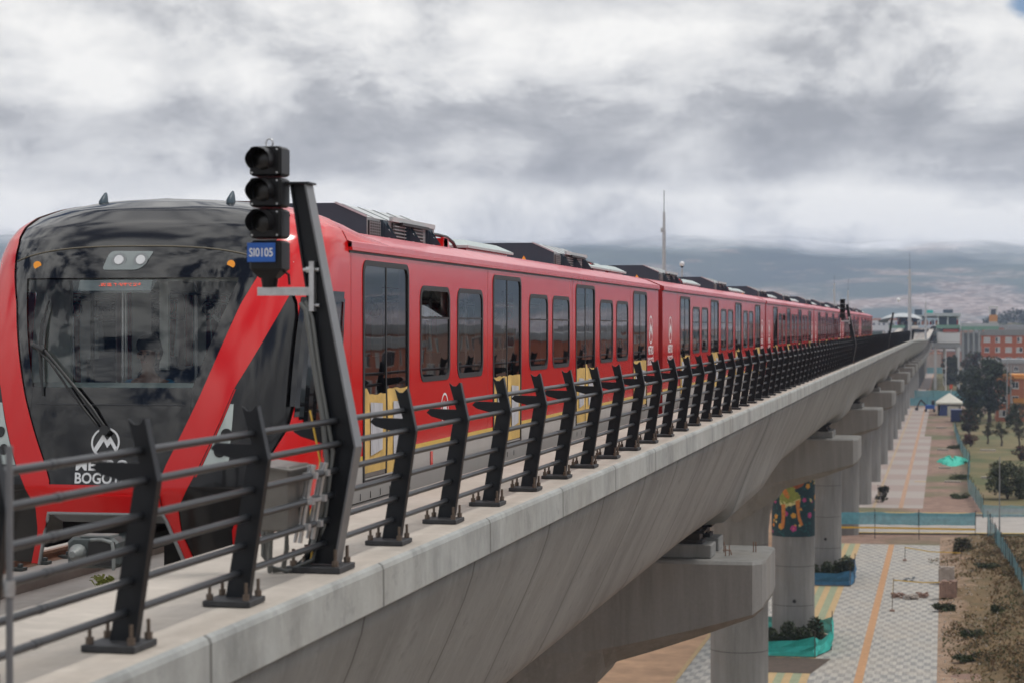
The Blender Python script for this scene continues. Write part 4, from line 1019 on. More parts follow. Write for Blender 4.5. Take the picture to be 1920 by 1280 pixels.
# emblem and name on the nose
o = MB(); z = -.93; pc = Vector(P(0.002, z, .004)); t = Vector(P(0.002, z+.1, .004))-pc; t.normalize()
emblem(o, pc+Vector((-.02, -.003, 0)), (1, 0, 0), t, .122, M['white'], (0, -1, 0)); o.build('emblem', cab, tuple(pc))
def tcurve(b, s, dx, z, size, m, bold, sx=1):
    """lettering laid on the curved nose"""
    tmp = MB(); text(tmp, s, (0, 0, 0), (1, 0, 0), (0, 0, 1), size, m, bold=bold, sx=sx)
    vs = []
    for x, y, zz in tmp.v: vs.append(P(s_at(x+dx+(1e-5), z+zz), z+zz, .005))
    b.add(vs, tmp.f, m)
o = MB(); tcurve(o, 'METRO', -.02, -1.152, .118, M['white'], .003, 1.17); tcurve(o, 'BOGOTÁ', -.02, -1.256, .118, M['white'], .003, .93); o.build('lettering', cab, tuple(pc))
# wiper
b = MB(); piv = (s_at(-.03, -.80), -.80); 
def W_(dx, z, off=.05): return P(s_at(dx, z), z, off)
b.tube([W_(.0, -.82, .03), W_(-.12, -.66, .07), W_(-.36, -.42, .08), W_(-.62, -.18, .06)], .014, M['black'], 8)
b.tube([W_(-.07, -.80, .03), W_(-.30, -.55, .07), W_(-.50, -.32, .08), W_(-.66, -.20, .06)], .009, M['black'], 8)
b.tube([W_(0, -.84, .0), W_(0, -.84, .06)], .04, M['black'], 12); b.tube([W_(-.7, -.17, .04), W_(-.58, -.22, .06)], .026, M['black'], 8)
b.tube([W_(-.645, .20, .02), W_(-.66, .0, .035), W_(-.64, -.2, .035), W_(-.60, -.40, .03), W_(-.575, -.56, .015)], [.006, .014, .018, .014, .006], M['black'], 8)
b.build('wiper', cab, W_(0, -.8))
# roof aerials
for dx in (-.56, .60):
    o = MB(); z = 1.075; yb = 17.75
    o.loft([[(XC+dx+u*.035*w, yb+v*.08*w+o_, z+h) for u, v in [(math.cos(a), math.sin(a)) for a in [2*math.pi*k/12 for k in range(12)]]] for w, h, o_ in ((1, -.03, 0), (.95, .01, 0), (.6, .055, .03), (.28, .085, .05), (.05, .092, .055))], M['hvac'], caps=True, smooth=True)
    o.build('aerial', cab, (XC+dx, yb, z))
# cab interior: desk, side linings, rear partition frame, seat
b = MB(); I = M['interior']
b.box(XC-1.3, XC+1.3, 16.8, 18.4, -1.45, -1.41, M['floor_in']); b.box(XC-1.3, XC+1.3, 17.3, 18.4, .50, .54, I)
for sg in (1, -1):
    vs = []; 
    stripm(b, K(.75), K(math.pi/2+.99), -1.4, -.6, I, sg, 6, 10, -.10); stripm(b, K(.9), K(1.5), -.6, .3, I, sg, 6, 3, -.10); stripm(b, K(WS1+.02), K(math.pi/2+.99), -.6, .3, I, sg, 4, 2, -.08); stripm(b, K(.75), K(math.pi/2+.99), .3, .5, I, sg, 2, 8, -.10)
b.build('cab_lining', cab, NO)
b = MB()
ys_ = [(-1.0, 16.95), (-.52, 16.72), (-.50, 16.75), (-.47, 17.05), (-.60, 17.22), (-1.4, 17.25)]
for (za, ya), (zb, yb) in zip(ys_, ys_[1:]): b.add([(XC-.95, ya+.15, za), (XC+.95, ya+.15, za), (XC+.95, yb+.15, zb), (XC-.95, yb+.15, zb)], [(0, 1, 2, 3)], M['hatch'])
b.build('driver_desk', cab, (XC, 17, -.5))
b = MB()
for x0, x1, z0, z1 in ((XC-1.4, XC-1.15, -1.4, .5), (XC-.30, XC-.22, -1.4, .5), (XC+1.2, XC+1.4, -1.4, .5), (XC-1.4, XC+1.4, .40, .52)):
    b.box(x0, x1, 18.42, 18.47, z0, z1, I)
b.bar((XC+.2, 18.44, .1), (XC+.9, 18.44, -.6), .02, .03, M['hvac_side'])
b.tube([(XC-.6, 18.3, -1.4), (XC-.6, 18.3, .5)], .018, M['steel'], 8)
b.build('rear_partition', cab, (XC, 18.42, 0))
b = MB(); b.box(XC-.37, XC+.11, 18.02, 18.12, -1.0, -.38, M['seat'], .04); b.box(XC-.38, XC+.12, 17.6, 18.02, -.98, -.88, M['seat'], .03); b.tube([(XC-.06, 17.85, -1.4), (XC-.06, 17.85, -.98)], .06, M['black'], 10)
b.build('driver_seat', cab, (XC, 18, -1))
# the five following cars: copy the second one
second = make_car(39.95, 23.3)
for k in range(1, 5):
    dup(second, train, (second.location[0], second.location[1]+23.7*k, second.location[2]))
b = MB()
for k in range(5):
    y = 39.35+23.7*k+.3*(k > 0)*0
    b.box(XC-1.0, XC+1.0, 39.35-.02+23.7*k, 39.97+23.7*k, -1.6, .8, M['black'])
    struct_ = None
    b.build('gangway', train, (XC, y, -1)); b = MB()
# driver
def ellip(b, c, r, m, n=16, k=12, rot=0):
    cx, cy, cz = c; vs = []
    for i in range(k+1):
        ph = math.pi*i/k
        for j in range(n):
            t = 2*math.pi*j/n; vs.append((cx+r[0]*math.sin(ph)*math.cos(t), cy+r[1]*math.sin(ph)*math.sin(t), cz+r[2]*math.cos(ph)))
    b.add(vs, [(i*n+j, i*n+(j+1) % n, (i+1)*n+(j+1) % n, (i+1)*n+j) for i in range(k) for j in range(n)], m, True)
skin = mat('skin', (.17, .085, .055), .5); shirt = mat('blue_shirt', (.03, .14, .26), .8, var=.15, vscale=10); hairm = mat('dark_hair', (.008, .007, .007), .7); trous = mat('dark_trousers', (.02, .022, .03), .8)
per = thing('person', (XC-.02, 17.85, -.95), 'driver with short dark hair in a blue shirt sitting behind the windshield', 'person')
px, py = XC-.13, 17.70
def skinmesh(name, pts, edges, m, parent, origin):
    me = bpy.data.meshes.new(name); me.from_pydata([tuple(a-b_ for a, b_ in zip(p[:3], origin)) for p in pts], edges, [])
    o = bpy.data.objects.new(name, me); SC.collection.objects.link(o); po = WORLD[parent.name]; o.location = tuple(a-b_ for a, b_ in zip(origin, po)); o.parent = parent; WORLD[o.name] = origin
    md = o.modifiers.new('s', 'SKIN'); 
    for i, p in enumerate(pts): me.skin_vertices[0].data[i].radius = (p[3], p[4] if len(p) > 4 else p[3])
    me.skin_vertices[0].data[0].use_root = True; md.use_smooth_shade = True
    o.modifiers.new('u', 'SUBSURF').levels = 2; o.modifiers['u'].render_levels = 2; me.materials.append(m); return o
bodyp = [(px, py+.08, -.88, .15, .11), (px, py+.07, -.70, .14, .10), (px, py+.04, -.52, .16, .11), (px, py+.02, -.40, .12, .09), (px, py, -.31, .055), (px, py-.015, -.25, .055), (px, py-.02, -.14, .085, .095), (px, py-.015, -.08, .075, .085),
         (px-.17, py+.03, -.43, .062), (px-.25, py-.02, -.66, .048), (px-.17, py-.26, -.70, .036), (px-.12, py-.36, -.68, .026),
         (px+.17, py+.03, -.43, .062), (px+.26, py-.02, -.65, .048), (px+.18, py-.26, -.68, .036), (px+.12, py-.36, -.66, .026),
         (px-.10, py-.1, -.88, .085), (px-.12, py-.42, -.86, .065), (px-.12, py-.46, -1.28, .045), (px+.10, py-.1, -.88, .085), (px+.12, py-.42, -.86, .065), (px+.12, py-.46, -1.28, .045)]
bo = skinmesh('body', bodyp, [(0, 1), (1, 2), (2, 3), (3, 4), (4, 5), (5, 6), (6, 7), (3, 8), (8, 9), (9, 10), (10, 11), (3, 12), (12, 13), (13, 14), (14, 15), (0, 16), (16, 17), (17, 18), (0, 19), (19, 20), (20, 21)], skin, per, (XC, 17.8, -.9))
b = MB(); ellip(b, (px, py+.04, -.60), (.21, .135, .28), shirt); ellip(b, (px-.17, py+.03, -.46), (.085, .085, .10), shirt); ellip(b, (px+.17, py+.03, -.46), (.085, .085, .10), shirt)
for s_ in (-1, 1): b.tube([(px+s_*.18, py+.03, -.44), (px+s_*.25, py-.0, -.6), (px+s_*.24, py-.06, -.70)], [.085, .07, .062], shirt, 12)
b.build('shirt', per, (XC, 17.8, -.6))
b = MB(); ellip(b, (px, py+.01, -.07), (.108, .118, .09), hairm); ellip(b, (px, py+.06, -.13), (.106, .08, .12), hairm); b.build('hair', per, (XC, 17.8, -.1))
b = MB()
for s_ in (-1, 1): ellip(b, (px+s_*.033, py-.108, -.145), (.014, .008, .008), hairm, 8, 6); ellip(b, (px+s_*.092, py, -.16), (.012, .022, .03), skin, 8, 6); b.tube([(px+s_*.018, py-.108, -.125), (px+s_*.05, py-.10, -.125)], .005, hairm, 5)
ellip(b, (px, py-.118, -.175), (.014, .02, .024), skin, 8, 6); b.tube([(px-.025, py-.108, -.215), (px+.025, py-.108, -.215)], .006, mat('lips', (.2, .07, .06), .5), 6)
b.build('face', per, (XC, 17.7, -.15))
for s_ in (-1, 1):          # hands resting on the desk
    for k in range(5):
        a = (k-2)*.012; ln = (.05, .07, .075, .068, .05)[k]
        pass
b = MB()
for s_ in (-1, 1):
    hx, hy, hz = px+s_*.12, py-.38, -.665 if s_ > 0 else -.685
    ellip(b, (hx, hy, hz), (.04, .045, .016), skin, 12, 8)
    for k in range(4):
        dx = (k-1.5)*.018; ln = (.055, .068, .064, .05)[k]; b.tube([(hx+dx, hy-.035, hz), (hx+dx*1.1, hy-.035-ln*.5, hz+.004), (hx+dx*1.15, hy-.035-ln, hz-.012)], [.009, .0085, .007], skin, 7)
    b.tube([(hx-s_*.03, hy+.0, hz), (hx-s_*.055, hy-.03, hz-.004), (hx-s_*.058, hy-.055, hz-.01)], [.011, .01, .008], skin, 7)
b.build('hand', per, (XC, 17.4, -.67))
per.location.z -= .09

# ------------------------------------------------------------------ signals
def signal(y, label, head=True, sgn=1, sign=None, group=None):
    """kinked channel mast bolted to the parapet; coordinates with base at (-3.70, y, -1.47)"""
    t = thing('railway_signal' if head else 'signal_mast', (-3.70, y, -1.47), label, 'signal' if head else 'mast')
    b = MB(); D_, F_ = M['darkmetal'], M['mastface']
    if sgn > 0: web = [(-3.78, -1.43), (-3.60, -1.43), (-3.47, -.72), (-3.78, .855), (-3.865, .855), (-3.62, -.72)]
    else: web = [(-3.78, -1.43), (-3.60, -1.43), (-3.47, -.72), (-3.22, .855), (-3.31, .855), (-3.62, -.72)]
    # closed back plate (normal -Y) and the wide outer flange
    b.prism(web, 'y', y-.02, y-.006, D_)
    o3 = [web[1], web[2], web[3]]
    b.loft([[(p[0], y-.075, p[1]), (p[0]+.012, y-.075, p[1]), (p[0]+.012, y+.075, p[1]), (p[0], y+.075, p[1])] for p in o3], F_, caps=True)
    i3 = [web[0], web[5], web[4]]
    b.loft([[(p[0]-.012, y-.05, p[1]), (p[0], y-.05, p[1]), (p[0], y+.06, p[1]), (p[0]-.012, y+.06, p[1])] for p in i3], D_, caps=True)
    b.box(min(web[4][0], web[3][0])-.03, max(web[4][0], web[3][0])+.03, y-.085, y+.085, .856, .868, D_)
    if sgn > 0:
        br = [(-3.62, -.60), (-3.84, -.60), (-3.87, -.635), (-3.82, -.665), (-3.63, -.72)]; b.prism(br, 'y', y-.004, y+.004, D_)
    b.build('mast', t, (-3.7, y, -1.47))
    b = MB(); b.box(-3.86, -3.53, y-.17, y+.17, -1.47, -1.434, M['plate'], .004)
    pl = b.build('base_plate', t, (-3.7, y, -1.47))
    for x in (-3.83, -3.57):
        for dy in (-.13, .13):
            c = MB(); c.tube([(x, y+dy, -1.436), (x, y+dy, -1.33)], .011, M['bolt'], 8); c.tube([(x, y+dy, -1.434), (x, y+dy, -1.40)], .022, M['bolt'], 6, smooth=False); c.build('bolt', t, (x, y+dy, -1.4))
    if not head: return t
    hx = -4.0; hy = y-.06; S = M['sigblk']
    b = MB(); b.box(-4.07, -3.73, y-.085, y-.045, .185, .235, M['galv']); b.box(-3.745, -3.715, y-.09, y-.03, .09, .39, M['galv'])
    for z in (.34, .125): b.tube([(-3.79, y-.055, z), (-3.69, y-.055, z)], .012, M['galv'], 8); b.tube([(-3.77, y-.055, z), (-3.75, y-.055, z)], .02, M['galv'], 6, smooth=False)
    b.build('bracket', t, (-3.74, y, .2))
    b = MB()
    b.tube([(hx-.0, hy, .235), (hx, hy, .27), (hx, hy, .31)], [.045, .05, .055], S, 16)
    b.loft([[(hx+u*w, hy+v*w, z) for u, v in ((-1, -.9), (1, -.9), (1, .9), (-1, .9))] for z, w in ((.29, .05), (.33, .085), (.34, .088))], S, caps=True)
    b.box(hx-.10, hx+.10, hy-.09, hy+.10, .335, .515, S, .012)
    b.tube([(hx+.08, hy+.0, .34), (hx+.12, hy, .31), (hx+.125, hy, .25)], .008, S, 6)
    b.build('signal_base', t, (hx, hy, .3))
    for i, z0 in enumerate((.528, .715, .902)):
        b = MB(); b.box(hx-.10, hx+.10, hy-.09, hy+.10, z0, z0+.178, S, .014)
        b.box(hx-.09, hx+.09, hy-.098, hy-.088, z0+.006, z0+.172, S, .004)
        for u in (-.078, .078):
            for v in (.018, .158): b.tube([(hx+u, hy-.098, z0+v), (hx+u, hy-.104, z0+v)], .006, M['galv'], 8)
        zc_ = z0+.098
        unit = b.build('lamp_housing', t, (hx, hy, z0))
        b = MB(); n = 20; rings = []; base = [(-200+220*k/ n) for k in range(n+1)]
        for dy, dz, rr2 in ((-.095, 0, .075), (-.15, -.004, .076), (-.21, -.010, .076)):
            k0 = 0; rings.append([(hx-.012+rr2*math.cos(R(-35+250*k/n)), hy+dy+(.06*max(0, -math.sin(R(-35+250*k/n)))if dy < -.1 else 0), zc_+dz+rr2*math.sin(R(-35+250*k/n))) for k in range(n+1)])
        b.loft(rings, S, closed=False, smooth=True)
        b.loft([[(x+.004*(1 if x < hx else -1), yy, z-.004) for x, yy, z in r] for r in rings], S, closed=False, smooth=True)
        b.build('hood', unit, (hx, hy-.1, zc_))
        b = MB(); ellip(b, (hx-.012, hy-.094, zc_), (.066, .02, .066), M['lens'], 20, 10); b.build('lens', unit, (hx, hy-.09, zc_))
    b = MB(); ring = [(hx+.02, hy+.0+.022*math.cos(a), 1.105+.026*math.sin(a)) for a in [2*math.pi*k/14 for k in range(15)]]
    ring = [(hx+.0+.022*math.cos(a), hy, 1.105+.026*math.sin(a)) for a in [2*math.pi*k/14 for k in range(15)]]
    b.tube(ring, .005, M['galv'], 6, caps=False); b.build('lifting_eye', t, (hx, hy, 1.1))
    if sign:
        b = MB(); b.box(hx-.108, hx+.068, hy-.104, hy-.1, .385, .50, M['blue'], .001); sg_ = b.build('sign_plate', t, (hx, hy-.1, .44))
        b = MB(); text(b, sign, (hx-.02, hy-.106, .418), (1, 0, 0), (0, 0, 1), .072, M['white'], bold=.001, sx=.78); b.build('lettering', sg_, (hx, hy-.1, .44))
    return t
s1 = signal(12.575, 'three lamp black signal with blue number plate on a kinked mast before the cab', True, 1, 'SI0105')
condm = mat('grey_conduit', (.14, .145, .14), .45, metal=.3)
# conduits run down the near mast and loop at its foot
b = MB()
b.tube([(-3.80, 12.50, .14), (-3.765, 12.49, .10), (-3.72, 12.49, -.2), (-3.66, 12.49, -.55), (-3.635, 12.49, -.8), (-3.67, 12.49, -1.1), (-3.73, 12.49, -1.33), (-3.82, 12.45, -1.44), (-3.93, 12.38, -1.455), (-3.98, 12.33, -1.36), (-3.97, 12.3, -1.15), (-3.93, 12.3, -.98)], .017, condm, 8)
b.tube([(-3.77, 12.50, .15), (-3.73, 12.50, .05), (-3.68, 12.50, -.3), (-3.60, 12.50, -.75), (-3.66, 12.5, -1.2), (-3.72, 12.48, -1.40), (-3.86, 12.4, -1.462), (-3.95, 12.32, -1.42), (-3.93, 12.25, -1.1)], .014, condm, 8)
b.build('conduit', s1, (-3.8, 12.5, -1))
b = MB(); b.tube([(-3.74, 12.49, -.5), (-3.68, 12.50, -.8), (-3.71, 12.5, -1.2), (-3.74, 12.5, -1.42)], .006, M['yellow'], 6); b.build('earth_wire', s1, (-3.7, 12.5, -1))
signal(87.0, 'distant three lamp black signal beside the fifth car, small above the railing', True, 1)
signal(141.0, 'black mast without lamps leaning outward over the far railing near the last car', False, -1)
# stainless junction box hung on the railing
jb = thing('junction_box', (-3.80, 11.95, -1.0), 'stainless steel junction box clamped to the railing beside the near signal mast', 'junction box')
b = MB(); st_ = mat('brushed_stainless', (.17, .16, .145), .45, metal=.5, var=.15, vscale=5)
b.box(-3.85, -3.67, 11.84, 12.26, -1.17, -.80, st_, .01); b.build('box', jb, (-3.9, 12, -1))
b = MB(); b.add([(-3.88, 11.80, -.795), (-3.645, 11.80, -.825), (-3.645, 12.30, -.825), (-3.88, 12.30, -.795), (-3.88, 11.80, -.785), (-3.645, 11.80, -.815), (-3.645, 12.30, -.815), (-3.88, 12.30, -.785)], [(0, 3, 2, 1), (4, 5, 6, 7), (0, 1, 5, 4), (1, 2, 6, 5), (2, 3, 7, 6), (3, 0, 4, 7)], st_); b.build('lid', jb, (-3.9, 12, -.8))
for y_ in (12.02, 12.27):
    b = MB(); b.tube([(-3.575, y_, -.80), (-3.60, y_, -.9), (-3.66, y_, -1.25)], .014, M['galv'], 8); b.tube([(-3.61, y_+.03, -.80), (-3.63, y_+.03, -.9), (-3.70, y_+.03, -1.25)], .011, M['galv'], 8)
    for z, x in ((-.86, -3.59), (-1.01, -3.61), (-1.16, -3.635)): b.box(x-.05, x+.03, y_-.01, y_+.04, z-.018, z+.018, M['galv'])
    b.build('clamp', jb, (-3.6, y_, -1))
b = MB(); b.box(-3.86, -3.60, 11.98, 12.30, -1.02, -1.0, M['galv']); b.build('bracket', jb, (-3.7, 12, -1))
b = MB(); b.tube([(-3.78, 12.15, -1.15), (-3.79, 12.18, -1.3), (-3.84, 12.28, -1.42)], .015, condm, 8); b.tube([(-3.82, 12.0, -1.15), (-3.85, 12.05, -1.30), (-3.90, 12.2, -1.44)], .015, condm, 8); b.build('conduit', jb, (-3.9, 12.1, -1.3))
# grey conduit pole at the left edge
cp = MB(); cp.tube([(-3.47, 7.64, -1.47), (-3.47, 7.64, -.45)], .014, M['mastface'], 10)
cp.tube([(-3.47, 7.64, -1.02), (-3.47, 7.64, -.96)], .022, M['galv'], 10); tag(cp.build('conduit_pipe', None, (-3.47, 7.64, -1.47)), 'thin grey upright pipe against the nearest railing post at the left edge', 'pipe')

# ------------------------------------------------------------------ lightning masts
def lmast(x, y, top, rod, label, zb=-1.47, r=.12, cctv=False):
    dx, dz = path(y); x += dx; t = thing('lightning_mast', (x, y, zb+dz), label, 'mast', 'lightning masts along the viaduct')
    b = MB(); g = M['galv']; z0 = zb+dz
    b.tube([(x, y, z0), (x, y, z0+.5*(top-z0)), (x, y, top-.9)], [r, r*.85, r*.7], g, 12); b.tube([(x, y, top-.9), (x, y, top)], [r*.62, r*.5], g, 12); b.box(x-.2, x+.2, y-.2, y+.2, z0, z0+.03, M['plate']); b.box(x-r*1.3, x-r*.3, y-.1, y+.1, top-1.0, top-.8, g)
    b.build('pole', t, (x, y, z0)); b = MB(); b.tube([(x, y, top), (x, y, rod)], .018, M['tube'], 6); b.build('rod', t, (x, y, top))
    if cctv:
        b = MB(); b.tube([(x, y, top-3.0), (x-1.1, y, top-3.0)], .04, g, 8); ellip(b, (x-1.15, y, top-3.2), (.2, .2, .22), M['white']); b.build('camera_arm', t, (x, y, top-3))
    return t
lmast(-13.9, 108.4, 5.75, 6.85, 'tall grey mast rising behind the roof of the second train car')
lmast(-13.9, 280, 5.5, 6.6, 'thin grey mast beyond the train roof, left of the distant black signal', r=.16)
lmast(-13.9, 321, 5.3, 6.9, 'thin grey mast right above the distant black signal', r=.16)
lmast(-3.62, 229, 5.95, 7.65, 'tall grey mast with a camera arm on the near parapet', r=.2, cctv=True)
lmast(-3.5, 431, 4.8, 7.0, 'thin grey mast standing on the parapet before the station', r=.22)
t = thing('security_camera', (-13.9, 116, -1.47), 'white dome camera on a pole above the roof of the second train car', 'camera')
b = MB(); b.tube([(-13.9, 116, -1.47), (-13.9, 116, 3.1)], .05, M['galv'], 8); b.build('pole', t, (-13.9, 116, 0))
b = MB(); ellip(b, (-13.9, 116, 3.35), (.13, .13, .15), M['white']); ellip(b, (-13.9, 116, 3.24), (.09, .09, .1), M['black']); b.build('dome', t, (-13.9, 116, 3.2))
# weed on the track slab
b = MB(); wm = mat('yellow_green_weed', (.22, .24, .05), .8, var=.3); wr = random.Random(4)
for _ in range(60):
    a = wr.random()*6.28; s = wr.uniform(.03, .11); x, y, z = -8.75+wr.uniform(-.05, .05), 21.6+wr.uniform(-.05, .05), -2.77
    b.add([(x, y, z), (x+math.cos(a)*s-.012, y+math.sin(a)*s, z+s*1.3), (x+math.cos(a)*s*1.4, y+math.sin(a)*s*1.4, z+s*1.1), (x+math.cos(a)*s+.012, y+math.sin(a)*s+.01, z+s*1.2)], [(0, 1, 2, 3)], wm)
tag(b.build('weed', None, (-8.75, 21.6, -2.78)), 'small yellow green weed growing between the tracks under the cab front', 'plant')

# ------------------------------------------------------------------ plaza furniture
netw = random.Random(11)
def netfence(name, pts, h, m, label, group, step=3.0, z=G, post=None, sag=.12, zb=.05, lo=0.0, close=False, extra=None):
    t = thing(name, (pts[0][0], pts[0][1], z), label, 'fence', group); post = post or M['darkmetal']
    P2 = []
    for (x0, y0), (x1, y1) in zip(pts, pts[1:]):
        n = max(1, int(math.hypot(x1-x0, y1-y0)/step))
        for i in range(n): P2.append((x0+(x1-x0)*i/n, y0+(y1-y0)*i/n))
    P2.append(pts[-1])
    for x, y in P2:
        b = MB(); a, c = netw.uniform(-.06, .06), netw.uniform(-.06, .06); hh = h+netw.uniform(.05, .35)
        b.tube([(x, y, z-.05), (x+a, y+c, z+hh)], .035, post, 6); b.build('post', t, (x, y, z))
    b = MB(); ring = []
    for k, ((x0, y0), (x1, y1)) in enumerate(zip(P2, P2[1:])):
        for i in range(6):
            u = i/6; s = sag*math.sin(math.pi*u)*netw.uniform(.4, 1.5)
            nx_, ny_ = -(y1-y0), (x1-x0); l_ = math.hypot(nx_, ny_) or 1; w = netw.uniform(-.06, .06)
            ring.append((x0+(x1-x0)*u+nx_/l_*w, y0+(y1-y0)*u+ny_/l_*w, s))
    ring.append((*P2[-1], 0)); n = len(ring)
    vs = [(x, y, z+lo+zb+netw.uniform(0, .05)) for x, y, s in ring]+[(x+netw.uniform(-.04, .04), y+netw.uniform(-.04, .04), z+(lo+h)/2+.05*s) for x, y, s in ring]+[(x, y, z+h-s) for x, y, s in ring]
    b.add(vs, [(i+r*n, i+1+r*n, i+1+(r+1)*n, i+(r+1)*n) for r in (0, 1) for i in range(n-1)], m, False)
    b.build('net', t, (pts[0][0], pts[0][1], z))
    if extra: extra(t)
    return t
G_ = 'temporary mesh net fences around the works'
def ochreband(t, p, q_, z0):
    b = MB(); b.bar((p[0], p[1]-.04, z0), (q_[0], q_[1]-.04, z0), .012, .16, M['yellow']); b.build('tape', t, (p[0], p[1], z0))
netfence('net_fence', [(-13.2, 191), (-6, 191.5), (-2.2, 191.5), (2.6, 192.5)], 2.35, M['tealnet'], 'light teal net fence crossing the whole end of the checkered plaza', G_, 4.2, lo=1.15, extra=lambda t: (ochreband(t, (-13.2, 191), (-6, 191.5), G+.95), ochreband(t, (-6, 191.5), (2.6, 191.5), G+.95)))
netfence('net_fence', [(3.7, 196), (4.2, 182), (4.7, 168), (5.0, 155), (5.3, 140), (6, 128)], 2.1, M['palenet'], 'pale sagging net fence on dark stakes along the weedy bank', G_, 2.8, sag=.3)
netfence('net_fence', [(1.7, 392), (2.0, 350), (2.6, 312), (3.2, 290), (2.7, 262), (2.6, 246), (3.4, 226), (3.7, 215)], 1.9, M['palenet'], 'winding pale blue net fence between the soil strip and the lawn', G_, 5, sag=.3)
netfence('net_fence', [(3.6, 214), (9, 215.5), (22, 217)], 1.3, M['palenet'], 'pale net fence along the street at the right edge', G_, 5)
netfence('net_fence', [(-10.5, 514), (-4, 514), (4, 515), (9, 516)], 2.0, M['tealnet'], 'blue net fence behind the tent, nearer of two', G_, 5)
netfence('net_fence', [(-10, 566), (-3, 566), (5, 568), (9, 569)], 2.2, M['tealnet'], 'blue net fence crossing behind the tent, farther of two', G_, 5)
netfence('net_fence', [(-9, 868), (-1, 869)], 2.6, M['tealnet'], 'small far blue net fence under the station', G_, 5)
# planted beds round the piers
def leaves(b, c, r, n, mats, s0, s1, rg, flat=.9, hollow=.0, up=.3):
    for _ in range(n):
        while True:
            u = Vector((rg.uniform(-1, 1), rg.uniform(-1, 1), rg.uniform(-1, 1)))
            if hollow < u.length < 1: break
        p = Vector(c)+Vector((u.x*r[0], u.y*r[1], u.z*r[2])); s = rg.uniform(s0, s1)
        a = Vector((rg.gauss(0, 1), rg.gauss(0, 1), rg.gauss(0, flat))).normalized(); d = a.cross(Vector((rg.gauss(0, 1), rg.gauss(0, 1), rg.gauss(0, 1)))).normalized()
        m = rg.choice(mats); b.add([tuple(p-a*s), tuple(p+d*s*.45), tuple(p+a*s), tuple(p-d*s*.45)], [(0, 1, 2, 3)], m)
def leafmat(n, c):
    m = mat('leaf_'+n, c, .7, var=.45, vscale=.9, spec=.3); return m
LF = {k: leafmat(k, c) for k, c in dict(dark=(.026, .034, .017), mid=(.045, .06, .025), olive=(.075, .08, .03), light=(.10, .12, .045), red=(.11, .022, .014), rust=(.12, .05, .025), dead=(.10, .075, .045), straw=(.20, .13, .06)).items()}
bark = mat('bark', (.09, .07, .055), .9, var=.3, vscale=6)
def bed(y, m, label, shape, pl, seed):
    rg = random.Random(seed); t = thing('net_fence', (-8.75, y, G), label, 'fence', G_)
    b = MB(); n = len(shape); vs = []; k_ = 5; tot = []
    for i in range(n):
        (x0, y0), (x1, y1) = shape[i], shape[(i+1) % n]
        for j in range(k_): tot.append((x0+(x1-x0)*j/k_, y0+(y1-y0)*j/k_))
    N_ = len(tot)
    rows = []
    sagr = [(.0 if i % k_ == 0 else .10+.16*math.sin(math.pi*(i % k_)/k_))+rg.uniform(-.05, .05) for i in range(N_)]
    for z, w in ((.08, .05), (.4, .16), (.75, .14), (1.2, .04)):
        rows.append([(x+rg.uniform(-w, w), yy+rg.uniform(-w, w), G+z-sagr[i]*(z > .3)*z) for i, (x, yy) in enumerate(tot)])
    b.loft(rows, m); b.build('net', t, (-8.75, y, G))
    for x, yy in shape:
        c = MB(); c.tube([(x, yy-.05, G), (x, yy-.05, G+1.5)], .03, bark, 6); c.build('post', t, (x, yy, G))
    c = MB(); c.add([(x, yy, G+.03) for x, yy in shape], [tuple(range(n))], mat('bed_soil', (.07, .05, .035), .95, var=.3)); struct(c.build('planting_soil'))
    for q_, (px_, py_, h_) in enumerate(pl):
        h_ *= .72
        c = MB()
        for s in range(9):
            a = rg.random()*6.28; c.tube([(px_, py_, G), (px_+math.cos(a)*.2, py_+math.sin(a)*.2, G+h_*.55), (px_+math.cos(a)*.45, py_+math.sin(a)*.4, G+h_)], [.02, .015, .006], bark, 4)
        leaves(c, (px_, py_, G+h_*.6), (.55, .5, h_*.55), 900, [LF['mid'], LF['mid'], LF['dark']], .05, .13, rg)
        tag(c.build('shrub', None, (px_, py_, G)), pl_labels[(seed, q_)], 'plant', 'shrubs planted round the piers')
pl_labels = {}
for s_, nm in ((1, 'inside the bright teal net'), (2, 'inside the blue net')):
    for q_, w in enumerate(('leftmost shrub', 'second shrub from the left', 'third shrub from the left', 'fourth shrub from the left', 'rightmost shrub')): pl_labels[(s_, q_)] = 'leafy '+w+' '+nm+' at the pier foot'
bed(124.6, M['teal'], 'bright teal net wrapped round the planted bed at the mural pier', [(-11.8, 121.4), (-7.1, 121.6), (-6.35, 124.8), (-6.6, 130.5), (-8.2, 132.6), (-11.6, 131)], [(-10.7, 123.6, 2.0), (-9.7, 123.4, 1.7), (-8.7, 123.6, 2.2), (-7.9, 123.8, 1.8), (-7.3, 125.2, 2.3)], 1)
bed(158, M['bluenet'], 'dark blue net wrapped round the planted bed at the third pier', [(-11.5, 155.4), (-6.6, 155.6), (-6.4, 158), (-6.6, 164), (-11.4, 164)], [(-10.2, 157.2, 1.6), (-9.4, 157.4, 1.8), (-8.3, 157.4, 1.9), (-7.5, 158, 2.1), (-6.95, 158.2, 2.4)], 2)
b = MB(); b.add([(-12, 116, G+.034), (-7.0, 116, G+.034), (-6.2, 121.3, G+.034), (-12, 121.3, G+.034)], [(0, 1, 2, 3)], mat('dark_bed_soil', (.085, .06, .045), .95, var=.3, bump=.5, bscale=3)); struct(b.build('planting_soil'))
